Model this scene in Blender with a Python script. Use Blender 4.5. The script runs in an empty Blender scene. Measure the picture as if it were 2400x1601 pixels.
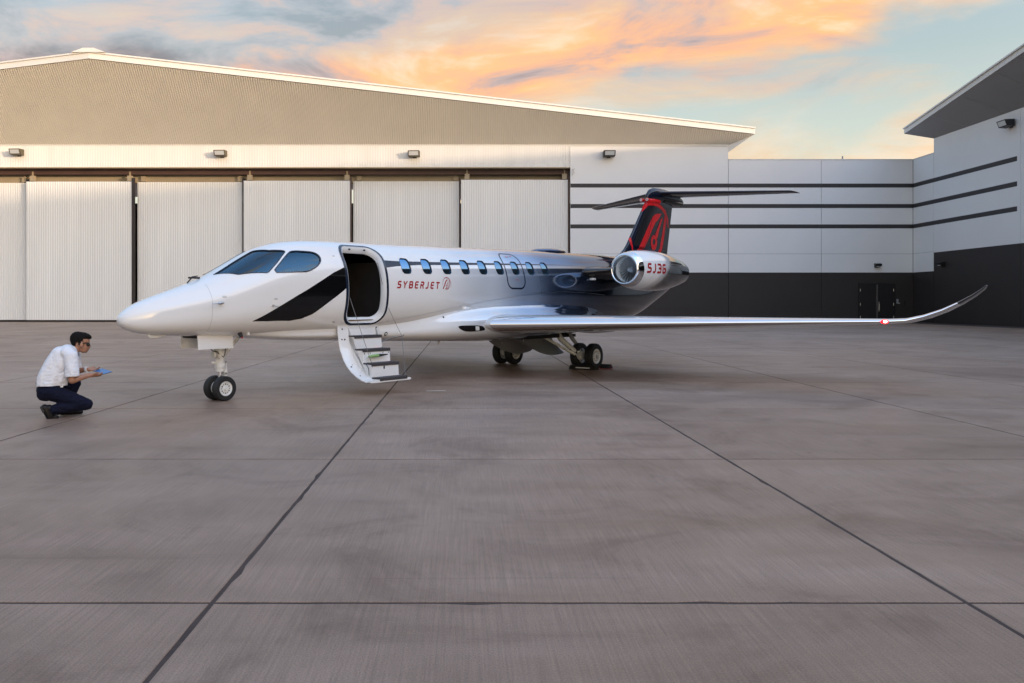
import bpy, bmesh, math, random
import numpy as np
from mathutils import Vector, Matrix, noise
from mathutils.geometry import delaunay_2d_cdt

R = math.radians
random.seed(7)
rng = np.random.default_rng(7)
sc = bpy.context.scene
C = sc.collection

# ------------------------------------------------------------------ camera
CAM_H = 1.35
cd = bpy.data.cameras.new('camera')
cd.sensor_width = 36.0
cd.lens = 28.5
cd.shift_x = 0.0479
cd.shift_y = -0.0377
cd.clip_start = 0.1
cd.clip_end = 3000
cam = bpy.data.objects.new('camera', cd)
C.objects.link(cam)
cam.location = (0, 0, CAM_H)
cam.rotation_euler = (R(90), 0, 0)
sc.camera = cam

# ------------------------------------------------------------------ sun and sky
SUN_TRAVEL = Vector((-1.4, 1.0, -0.207)).normalized()
sl = bpy.data.lights.new('sun', 'SUN')
sl.energy = 1.7
sl.angle = R(1.6)
sl.color = (1.0, 0.74, 0.52)
sun = bpy.data.objects.new('sun', sl)
C.objects.link(sun)
sun.location = (60, -40, 40)
sun.rotation_euler = SUN_TRAVEL.to_track_quat('-Z', 'Y').to_euler()
to_sun = -SUN_TRAVEL
SUN_EL = math.asin(to_sun.z)
SUN_AZ = math.atan2(to_sun.x, to_sun.y)

w = bpy.data.worlds.new('World')
sc.world = w
w.use_nodes = True
wt = w.node_tree
wt.nodes.clear()


def N(t, typ, **kw):
    n = t.nodes.new(typ)
    for k, v in kw.items():
        if k.startswith('i_'):
            key = k[2:]
            key = int(key) if key.isdigit() else key
            n.inputs[key].default_value = v
        else:
            setattr(n, k, v)
    return n


def L(t, a, ai, b, bi):
    t.links.new(a.outputs[ai], b.inputs[bi])


def ramp(t, stops, interp='LINEAR'):
    n = t.nodes.new('ShaderNodeValToRGB')
    e = n.color_ramp.elements
    n.color_ramp.interpolation = interp
    while len(e) < len(stops):
        e.new(0.5)
    for i, (p, c) in enumerate(stops):
        e[i].position = p
        e[i].color = (*c, 1) if len(c) == 3 else c
    return n


def mixc(t, fac=None, a=None, b=None, mode='MIX'):
    n = t.nodes.new('ShaderNodeMix')
    n.data_type = 'RGBA'
    n.blend_type = mode
    if isinstance(fac, (int, float)):
        n.inputs[0].default_value = fac
    for v, i in ((a, 6), (b, 7)):
        if isinstance(v, tuple):
            n.inputs[i].default_value = (*v, 1) if len(v) == 3 else v
    return n


def math_n(t, op, a=None, b=None, clamp=False):
    n = t.nodes.new('ShaderNodeMath')
    n.operation = op
    n.use_clamp = clamp
    for v, i in ((a, 0), (b, 1)):
        if isinstance(v, (int, float)):
            n.inputs[i].default_value = v
        elif v is not None:
            t.links.new(v, n.inputs[i])
    return n


tc = N(wt, 'ShaderNodeTexCoord')
sky = N(wt, 'ShaderNodeTexSky', sky_type='NISHITA', sun_disc=False, sun_elevation=SUN_EL,
        sun_rotation=SUN_AZ, air_density=1.0, dust_density=1.5, ozone_density=1.5)
SKY_GAIN = 0.15
skyg = mixc(wt, 1.0, b=(SKY_GAIN,) * 3, mode='MULTIPLY')
L(wt, sky, 0, skyg, 6)
sep = N(wt, 'ShaderNodeSeparateXYZ')
L(wt, tc, 'Generated', sep, 0)
# evening air: straw-coloured above the horizon, teal higher up, blue overhead
grad = ramp(wt, [(0.0, (.53, .45, .32)), (.10, (.55, .485, .345)), (.19, (.44, .45, .37)), (.27, (.33, .375, .355)),
                 (.36, (.28, .36, .39)), (.50, (.28, .46, .70)), (.70, (.30, .50, .80)), (1.0, (.31, .51, .82))])
L(wt, sep, 2, grad, 0)
base = mixc(wt, 0.64)
L(wt, skyg, 2, base, 6)
L(wt, grad, 0, base, 7)
# clouds: long streaks rising to the right
mp = N(wt, 'ShaderNodeMapping')
mp.inputs['Rotation'].default_value = (0, R(7), 0)
mp.inputs['Scale'].default_value = (2.6, 2.6, 10.0)
mp.inputs['Location'].default_value = (3.1, 1.7, 0.4)
L(wt, tc, 'Generated', mp, 0)
n1 = N(wt, 'ShaderNodeTexNoise', i_Scale=1.0, i_Detail=7.0, i_Roughness=0.56, i_Distortion=0.55)
L(wt, mp, 0, n1, 'Vector')
cov = ramp(wt, [(0.44, (0, 0, 0)), (0.70, (1, 1, 1))], 'EASE')
L(wt, n1, 0, cov, 0)
# the large lit bank: a tilted layer of the sky
n2 = N(wt, 'ShaderNodeTexNoise', i_Scale=0.8, i_Detail=5.0, i_Roughness=0.55, i_Distortion=0.4)
mp2 = N(wt, 'ShaderNodeMapping')
mp2.inputs['Scale'].default_value = (3.4, 3.4, 9.0)
mp2.inputs['Location'].default_value = (0.4, 5.0, 2.2)
L(wt, tc, 'Generated', mp2, 0)
L(wt, mp2, 0, n2, 'Vector')
tilt = math_n(wt, 'MULTIPLY', sep.outputs[0], -0.15)
tz = math_n(wt, 'ADD', sep.outputs[2], tilt.outputs[0])
nn = math_n(wt, 'MULTIPLY_ADD', n2.outputs[0], 0.26)
nn.inputs[2].default_value = -0.13
tz2 = math_n(wt, 'ADD', tz.outputs[0], nn.outputs[0])
band = ramp(wt, [(0.20, (0, 0, 0)), (0.262, (1, 1, 1)), (0.30, (.95,) * 3), (0.36, (.50,) * 3), (0.46, (.18,) * 3), (0.6, (0.0,) * 3)], 'EASE')
L(wt, tz2, 0, band, 0)
bandm = math_n(wt, 'MULTIPLY', band.outputs[0], 0.95)
covm = math_n(wt, 'MULTIPLY', cov.outputs[0], 0.72)
dens = math_n(wt, 'MAXIMUM', bandm.outputs[0], covm.outputs[0])
n3 = N(wt, 'ShaderNodeTexNoise', i_Scale=2.2, i_Detail=6.0, i_Roughness=0.6, i_Distortion=0.5)
mp3 = N(wt, 'ShaderNodeMapping')
mp3.inputs['Scale'].default_value = (2.2, 2.2, 7.0)
L(wt, tc, 'Generated', mp3, 0)
L(wt, mp3, 0, n3, 'Vector')
ccol = ramp(wt, [(0.34, (.14, .115, .12)), (0.44, (.32, .25, .24)), (0.51, (.54, .29, .18)), (0.60, (.62, .34, .15)), (0.68, (.64, .43, .27)),
                 (0.80, (.58, .50, .42))])
# cloud towards the sun's side is lit warmer, away from it it turns mauve
side = math_n(wt, 'MULTIPLY_ADD', sep.outputs[0], 0.27)
wt.links.new(n3.outputs[0], side.inputs[2])
L(wt, side, 0, ccol, 0)
skyc = mixc(wt)
L(wt, dens, 0, skyc, 0)
L(wt, base, 2, skyc, 6)
L(wt, ccol, 0, skyc, 7)
bg = N(wt, 'ShaderNodeBackground', i_Strength=1.0)
# the half of the sky towards the low sun is the brighter one
sdot = N(wt, 'ShaderNodeVectorMath', operation='DOT_PRODUCT')
sdot.inputs[1].default_value = Vector((to_sun.x, to_sun.y, 0)).normalized()
L(wt, tc, 'Generated', sdot, 0)
glow = N(wt, 'ShaderNodeMapRange', interpolation_type='SMOOTHSTEP')
glow.inputs['From Min'].default_value = -.1
glow.inputs['From Max'].default_value = 1.0
glow.inputs['To Min'].default_value = 0.0
glow.inputs['To Max'].default_value = 1.0
glc = mixc(wt, a=(1, 1, 1), b=(2.7, 2.65, 2.6))
L(wt, glow, 0, glc, 0)
L(wt, sdot, 'Value', glow, 0)
skyo = N(wt, 'ShaderNodeVectorMath', operation='MULTIPLY')
L(wt, skyc, 2, skyo, 0)
L(wt, glc, 2, skyo, 1)
L(wt, skyo, 0, bg, 0)
wo = N(wt, 'ShaderNodeOutputWorld')
L(wt, bg, 0, wo, 0)

vs = sc.view_settings
vs.view_transform = 'Standard'
vs.look = 'None'
vs.exposure = 0.90
vs.gamma = 1.0
vs.use_curve_mapping = False
sc.cycles.max_bounces = 10
sc.cycles.diffuse_bounces = 5
sc.cycles.glossy_bounces = 6
sc.cycles.transmission_bounces = 8


# ------------------------------------------------------------------ materials
def principled(name, col, rough=0.5, metal=0.0, coat=0.0, spec=0.5, var=0.0, vscale=3.0, bump=0.0, bscale=40.0,
               coords='Object', rvar=0.0, stretch=None, bdist=.01):
    m = bpy.data.materials.new(name)
    m.use_nodes = True
    t = m.node_tree
    b = t.nodes['Principled BSDF']
    b.inputs['Base Color'].default_value = (*col, 1)
    b.inputs['Roughness'].default_value = rough
    b.inputs['Metallic'].default_value = metal
    b.inputs['Specular IOR Level'].default_value = spec
    b.inputs['Coat Weight'].default_value = coat
    b.inputs['Coat Roughness'].default_value = 0.04
    if var or bump or rvar:
        co = N(t, 'ShaderNodeTexCoord')
        src, so = co, coords
        if stretch:
            mpn = N(t, 'ShaderNodeMapping')
            mpn.inputs['Scale'].default_value = stretch
            L(t, co, coords, mpn, 0)
            src, so = mpn, 0
        if var:
            n = N(t, 'ShaderNodeTexNoise', i_Scale=vscale, i_Detail=6.0, i_Roughness=0.6)
            L(t, src, so, n, 'Vector')
            r = ramp(t, [(0.25, tuple(c * (1 - var) for c in col)), (0.75, tuple(min(1, c * (1 + var)) for c in col))])
            L(t, n, 0, r, 0)
            L(t, r, 0, b, 'Base Color')
        if rvar:
            n = N(t, 'ShaderNodeTexNoise', i_Scale=vscale * 2.3, i_Detail=5.0)
            L(t, src, so, n, 'Vector')
            r = ramp(t, [(0.3, (max(0, rough - rvar),) * 3), (0.7, (min(1, rough + rvar),) * 3)])
            L(t, n, 0, r, 0)
            L(t, r, 0, b, 'Roughness')
        if bump:
            n = N(t, 'ShaderNodeTexNoise', i_Scale=bscale, i_Detail=4.0)
            L(t, src, so, n, 'Vector')
            bn = N(t, 'ShaderNodeBump', i_Strength=bump, i_Distance=bdist)
            L(t, n, 0, bn, 'Height')
            L(t, bn, 0, b, 'Normal')
    return m


M = {}
M['white_paint'] = principled('white_paint', (.80, .80, .80), .22, coat=.6, var=.015, vscale=1.2)
M['navy_paint'] = principled('navy_paint', (.008, .012, .028), .10, spec=.45, var=.1, vscale=2)
M['black_paint'] = principled('black_paint', (.005, .005, .006), .08, spec=.5, var=.1, vscale=2)
M['grey_fin'] = principled('grey_fin', (.020, .020, .023), .20, spec=.35, var=.06, vscale=2)
M['red_paint'] = principled('red_paint', (.66, .012, .018), .35, spec=.3, var=.06, vscale=3)
M['red_letter'] = principled('red_letter', (.36, .003, .010), .4, spec=.3, var=.05, vscale=5)
M['chrome'] = principled('chrome', (.86, .87, .88), .09, metal=1.0, var=.03, vscale=4, rvar=.03)
M['steel'] = principled('steel', (.55, .55, .56), .3, metal=1.0, var=.08, vscale=8)
M['gear_white'] = principled('gear_white', (.70, .70, .68), .35, var=.08, vscale=14, rvar=.1)
M['gear_grey'] = principled('gear_grey', (.30, .30, .31), .4, var=.15, vscale=10)
M['tyre'] = principled('tyre', (.012, .012, .013), .62, var=.35, vscale=18, bump=.25, bscale=60)
M['rubber'] = principled('rubber', (.018, .018, .02), .7, var=.2, vscale=30)
M['seal'] = principled('seal', (.012, .020, .040), .22, coat=.3, var=.2, vscale=6)
M['seal_white'] = principled('seal_white', (.70, .72, .74), .3, var=.03, vscale=6)
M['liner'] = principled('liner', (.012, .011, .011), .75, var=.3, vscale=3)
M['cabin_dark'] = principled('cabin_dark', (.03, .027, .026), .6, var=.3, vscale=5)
M['cabin_trim'] = principled('cabin_trim', (.35, .30, .26), .4, var=.1, vscale=5)
M['brass'] = principled('brass', (.25, .14, .05), .35, metal=.6, var=.2, vscale=9)
M['tread'] = principled('tread', (.055, .05, .055), .85, var=.3, vscale=60, bump=.3, bscale=150)
M['green'] = principled('green', (.24, .42, .14), .5, var=.1, vscale=20)
M['fan_blade'] = principled('fan_blade', (.46, .52, .58), .30, metal=.3, var=.2, vscale=9)
M['inlet'] = principled('inlet', (.78, .84, .88), .35, var=.03, vscale=4)
M['cable'] = principled('cable', (.20, .20, .20), .4, metal=.7, var=.1, vscale=30)
M['skin'] = principled('skin', (.36, .18, .115), .5, var=.12, vscale=16, bump=.08, bscale=120)
M['hair'] = principled('hair', (.006, .005, .0045), .8, spec=.2, var=.4, vscale=60, bump=.6, bscale=90)
M['trousers'] = principled('trousers', (.0045, .006, .020), .85, spec=.2, var=.2, vscale=12, bump=.8, bscale=12, bdist=.04)
M['shirt'] = principled('shirt', (.74, .75, .80), .75, var=.03, vscale=8, bump=.7, bscale=7, stretch=(1.5, 1, 1.0), bdist=.05)
M['leather'] = principled('leather', (.006, .006, .007), .35, spec=.25, var=.2, vscale=20)
M['tie'] = principled('tie', (.012, .016, .04), .6, var=.2, vscale=30)
M['lens'] = principled('lens', (.006, .006, .007), .08, var=.2, vscale=20)
M['watch'] = principled('watch', (.72, .72, .74), .25, metal=.1, var=.05, vscale=30)
M['tablet'] = principled('tablet', (.06, .16, .36), .14, var=.08, vscale=9)
M['wall_white'] = principled('wall_white', (.80, .80, .795), .7, var=.03, vscale=.35, bump=.10, bscale=7, coords='Object')
M['wall_dark'] = principled('wall_dark', (.026, .021, .020), .6, var=.10, vscale=.5, bump=.10, bscale=7)
M['stripe'] = principled('stripe', (.032, .030, .032), .6, var=.06, vscale=.8)
M['metal_sheet'] = principled('metal_sheet', (.80, .795, .77), .42, var=.06, vscale=.5, stretch=(2, 2, .15))
M['soffit_sheet'] = principled('soffit_sheet', (.66, .635, .575), .5, var=.04, vscale=.5)
M['soffit_grey'] = principled('soffit_grey', (.24, .235, .24), .6, var=.08, vscale=.6, stretch=(1, .25, 1))
M['fascia'] = principled('fascia', (.74, .73, .70), .45, var=.03, vscale=.6)
M['roof'] = principled('roof', (.66, .66, .65), .45, var=.05, vscale=.3)
M['brown_steel'] = principled('brown_steel', (.075, .038, .030), .55, var=.2, vscale=1.2)
M['tan_steel'] = principled('tan_steel', (.36, .29, .19), .55, var=.08, vscale=1.0)
M['frame_gap_shade'] = principled('frame_gap_shade', (.030, .022, .020), .55, var=.2, vscale=1.0)
M['door_black'] = principled('door_black', (.016, .015, .017), .4, var=.1, vscale=2)
M['lamp_body'] = principled('lamp_body', (.10, .085, .05), .45, var=.15, vscale=5)
M['lamp_black'] = principled('lamp_black', (.012, .012, .013), .4, var=.2, vscale=5)
M['lamp_glass'] = principled('lamp_glass', (.62, .64, .64), .18, var=.15, vscale=22, stretch=(.2, 1, 4))
M['joint'] = principled('joint', (.055, .036, .029), .9, var=.4, vscale=2.5, bump=.5, bscale=30)
M['paint_mark'] = principled('paint_mark', (.62, .61, .58), .8, var=.2, vscale=25)
M['chock'] = principled('chock', (.010, .010, .011), .65, var=.3, vscale=20)
M['rope'] = principled('rope', (.28, .012, .012), .7, var=.2, vscale=50)


def glass(name, tint, alpha, gloss=(.85, .92, 1.0)):
    """tinted glazing: partly clear, partly dark, with a glossy face"""
    m = bpy.data.materials.new(name)
    m.use_nodes = True
    t = m.node_tree
    t.nodes.clear()
    co = N(t, 'ShaderNodeTexCoord')
    n = N(t, 'ShaderNodeTexNoise', i_Scale=2.0)
    L(t, co, 'Object', n, 'Vector')
    r = ramp(t, [(0.3, tuple(c * .9 for c in tint)), (0.7, tint)])
    L(t, n, 0, r, 0)
    tr = N(t, 'ShaderNodeBsdfTransparent')
    L(t, r, 0, tr, 0)
    gl = N(t, 'ShaderNodeBsdfGlossy', i_Roughness=0.03)
    gl.inputs[0].default_value = (*gloss, 1)
    fr = N(t, 'ShaderNodeFresnel', i_IOR=alpha)
    mx = N(t, 'ShaderNodeMixShader')
    L(t, fr, 0, mx, 0)
    L(t, tr, 0, mx, 1)
    L(t, gl, 0, mx, 2)
    o = N(t, 'ShaderNodeOutputMaterial')
    L(t, mx, 0, o, 0)
    return m


M['glass'] = glass('cockpit_glass', (.34, .52, .66), 2.1, (.50, .78, 1.0))
M['cabin_glass'] = glass('cabin_glass', (.06, .10, .16), 5.5, (.34, .64, 1.0))


def livery(name, stops, axis_mix=None, rough=.09, x0=-1.5, x1=15.0, wob=.25, flake=None):
    """paint that fades along the airframe (a sprayed fade, part of the livery)"""
    m = bpy.data.materials.new(name)
    m.use_nodes = True
    t = m.node_tree
    b = t.nodes['Principled BSDF']
    co = N(t, 'ShaderNodeTexCoord')
    s = N(t, 'ShaderNodeSeparateXYZ')
    L(t, co, 'Object', s, 0)
    n = N(t, 'ShaderNodeTexNoise', i_Scale=.9, i_Detail=3.0)
    L(t, co, 'Object', n, 'Vector')
    a = math_n(t, 'MULTIPLY_ADD', n.outputs[0], wob)
    t.links.new(s.outputs[0], a.inputs[2])
    src = a
    if axis_mix:
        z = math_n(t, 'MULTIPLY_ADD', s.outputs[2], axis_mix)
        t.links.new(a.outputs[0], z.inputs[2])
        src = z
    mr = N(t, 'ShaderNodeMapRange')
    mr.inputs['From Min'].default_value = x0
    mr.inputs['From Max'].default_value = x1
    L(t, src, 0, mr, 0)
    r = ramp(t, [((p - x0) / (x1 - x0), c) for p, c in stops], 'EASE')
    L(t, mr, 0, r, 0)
    L(t, r, 0, b, 'Base Color')
    if flake:
        fm = ramp(t, [((p - x0) / (x1 - x0), (v,) * 3) for p, v in flake], 'EASE')
        L(t, mr, 0, fm, 0)
        L(t, fm, 0, b, 'Metallic')
    b.inputs['Roughness'].default_value = rough
    b.inputs['Coat Weight'].default_value = .5
    b.inputs['Coat Roughness'].default_value = .03
    return m


M['hull_paint'] = livery('hull_paint', [(3.6, (.82, .82, .82)), (5.2, (.66, .71, .78)), (6.4, (.33, .42, .58)), (7.4, (.11, .165, .28)), (8.8, (.03, .048, .09)), (10.6, (.012, .015, .022)), (14.9, (.005, .005, .007))],
                          flake=[(3.6, 0), (5.2, .30), (6.4, .60), (7.6, .88), (9.2, .88), (10.8, .2)])
M['belly_paint'] = livery('belly_paint', [(4.0, (.80, .80, .80)), (5.6, (.64, .69, .76)), (7.0, (.36, .44, .55)), (8.4, (.16, .22, .31)), (9.4, (.09, .13, .20))],
                          flake=[(4.0, 0), (5.6, .30), (7.0, .60), (8.4, .85)])
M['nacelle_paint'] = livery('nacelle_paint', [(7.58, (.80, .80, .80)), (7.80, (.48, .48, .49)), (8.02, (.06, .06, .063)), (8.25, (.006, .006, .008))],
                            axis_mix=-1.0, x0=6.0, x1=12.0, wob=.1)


def emit(name, col, strength):
    m = bpy.data.materials.new(name)
    m.use_nodes = True
    b = m.node_tree.nodes['Principled BSDF']
    b.inputs['Base Color'].default_value = (*col, 1)
    b.inputs['Emission Color'].default_value = (*col, 1)
    b.inputs['Emission Strength'].default_value = strength
    return m


M['nav_red'] = emit('nav_red', (.9, .004, .010), 2.2)
M['nav_core'] = emit('nav_core', (1.0, .30, .26), 9.0)
M['bay_paint'] = principled('bay_paint', (.34, .36, .40), .3, var=.06, vscale=3)


def concrete(name):
    m = bpy.data.materials.new(name)
    m.use_nodes = True
    t = m.node_tree
    b = t.nodes['Principled BSDF']
    g = N(t, 'ShaderNodeNewGeometry')
    oi = N(t, 'ShaderNodeObjectInfo')
    big = N(t, 'ShaderNodeTexNoise', i_Scale=.22, i_Detail=7.0, i_Roughness=.62, i_Distortion=.8)
    L(t, g, 'Position', big, 'Vector')
    r1 = ramp(t, [(.28, (.232, .152, .107)), (.5, (.305, .210, .152)), (.72, (.360, .262, .200))])
    L(t, big, 0, r1, 0)
    # smears left by sweepers and tyres
    mp = N(t, 'ShaderNodeMapping')
    mp.inputs['Rotation'].default_value = (0, 0, R(24))
    mp.inputs['Scale'].default_value = (.35, 2.2, 1)
    L(t, g, 'Position', mp, 0)
    sm = N(t, 'ShaderNodeTexNoise', i_Scale=.9, i_Detail=6.0, i_Roughness=.6)
    L(t, mp, 0, sm, 'Vector')
    r2 = ramp(t, [(.30, (.80, .77, .76)), (.46, (.94, .93, .93)), (.66, (1.07, 1.07, 1.09))])
    L(t, sm, 0, r2, 0)
    m1 = mixc(t, 1.0, mode='MULTIPLY')
    L(t, r1, 0, m1, 6)
    L(t, r2, 0, m1, 7)
    # broom finish
    mp2 = N(t, 'ShaderNodeMapping')
    mp2.inputs['Scale'].default_value = (75, 1.6, 1)
    L(t, g, 'Position', mp2, 0)
    br = N(t, 'ShaderNodeTexNoise', i_Scale=1.0, i_Detail=4.0, i_Roughness=.7)
    L(t, mp2, 0, br, 'Vector')
    r3 = ramp(t, [(.25, (.74, .74, .74)), (.75, (1.18, 1.18, 1.18))])
    L(t, br, 0, r3, 0)
    m2 = mixc(t, 1.0, mode='MULTIPLY')
    L(t, m1, 2, m2, 6)
    L(t, r3, 0, m2, 7)
    # fine grain
    gr = N(t, 'ShaderNodeTexNoise', i_Scale=140.0, i_Detail=3.0)
    L(t, g, 'Position', gr, 'Vector')
    r4 = ramp(t, [(.3, (.76, .76, .76)), (.7, (1.18, 1.18, 1.18))])
    L(t, gr, 0, r4, 0)
    m3 = mixc(t, 1.0, mode='MULTIPLY')
    L(t, m2, 2, m3, 6)
    L(t, r4, 0, m3, 7)
    # each slab was poured from its own batch
    r5 = ramp(t, [(0, (.92, .91, .91)), (1, (1.06, 1.06, 1.07))])
    L(t, oi, 'Random', r5, 0)
    m4 = mixc(t, 1.0, mode='MULTIPLY')
    L(t, m3, 2, m4, 6)
    L(t, r5, 0, m4, 7)
    # cloudy damp patches, drips and old tyre scuffs
    cl = N(t, 'ShaderNodeTexNoise', i_Scale=.75, i_Detail=8.0, i_Roughness=.68, i_Distortion=1.2)
    L(t, g, 'Position', cl, 'Vector')
    r6 = ramp(t, [(.34, (.70, .67, .66)), (.48, (.96, .96, .96)), (.68, (1.10, 1.10, 1.11))])
    L(t, cl, 0, r6, 0)
    m5 = mixc(t, 1.0, mode='MULTIPLY')
    L(t, m4, 2, m5, 6)
    L(t, r6, 0, m5, 7)
    vo = N(t, 'ShaderNodeTexVoronoi', i_Scale=.85, i_Randomness=1.0)
    L(t, g, 'Position', vo, 'Vector')
    r7 = ramp(t, [(.012, (.50, .47, .45)), (.035, (1, 1, 1))])
    L(t, vo, 'Distance', r7, 0)
    m6 = mixc(t, 1.0, mode='MULTIPLY')
    L(t, m5, 2, m6, 6)
    L(t, r7, 0, m6, 7)
    mp3 = N(t, 'ShaderNodeMapping')
    mp3.inputs['Rotation'].default_value = (0, 0, R(-33))
    mp3.inputs['Scale'].default_value = (.10, 3.2, 1)
    L(t, g, 'Position', mp3, 0)
    sk = N(t, 'ShaderNodeTexNoise', i_Scale=1.0, i_Detail=7.0, i_Roughness=.7, i_Distortion=.4)
    L(t, mp3, 0, sk, 'Vector')
    r8 = ramp(t, [(.30, (.80, .79, .78)), (.38, (1, 1, 1)), (.70, (1, 1, 1)), (.78, (1.10, 1.10, 1.10))])
    L(t, sk, 0, r8, 0)
    m7 = mixc(t, 1.0, mode='MULTIPLY')
    L(t, m6, 2, m7, 6)
    L(t, r8, 0, m7, 7)
    L(t, m7, 2, b, 'Base Color')
    b.inputs['Specular IOR Level'].default_value = .3
    rr = ramp(t, [(.3, (.38,) * 3), (.7, (.52,) * 3)])
    L(t, sm, 0, rr, 0)
    L(t, rr, 0, b, 'Roughness')
    hs = math_n(t, 'MULTIPLY_ADD', br.outputs[0], .6)
    t.links.new(gr.outputs[0], hs.inputs[2])
    bn = N(t, 'ShaderNodeBump', i_Strength=.35, i_Distance=.004)
    L(t, hs, 0, bn, 'Height')
    L(t, bn, 0, b, 'Normal')
    return m


M['concrete'] = concrete('concrete')


# ------------------------------------------------------------------ mesh helpers
def tag(o, label=None, cat=None, group=None, kind=None):
    if label:
        o['label'] = label
    if cat:
        o['category'] = cat
    if group:
        o['group'] = group
    if kind:
        o['kind'] = kind
    return o


def empty(name, loc=(0, 0, 0), rz=0.0):
    o = bpy.data.objects.new(name, None)
    o.empty_display_size = .2
    C.objects.link(o)
    o.location = loc
    o.rotation_euler = (0, 0, rz)
    return o


def obj(name, me, parent=None, loc=None, rot=None):
    o = bpy.data.objects.new(name, me)
    C.objects.link(o)
    if parent is not None:
        o.parent = parent
    if loc is not None:
        o.location = loc
    if rot is not None:
        o.rotation_euler = rot
    return o


def mesh(name, V, F, mat, smooth=False, normals=None):
    me = bpy.data.meshes.new(name)
    me.from_pydata([tuple(map(float, v)) for v in V], [], [tuple(map(int, f)) for f in F])
    me.materials.append(M[mat] if isinstance(mat, str) else mat)
    if smooth or normals is not None:
        me.polygons.foreach_set('use_smooth', [True] * len(me.polygons))
    me.update()
    if normals is not None:
        me.normals_split_custom_set_from_vertices([tuple(map(float, n)) for n in normals])
    return me


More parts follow.
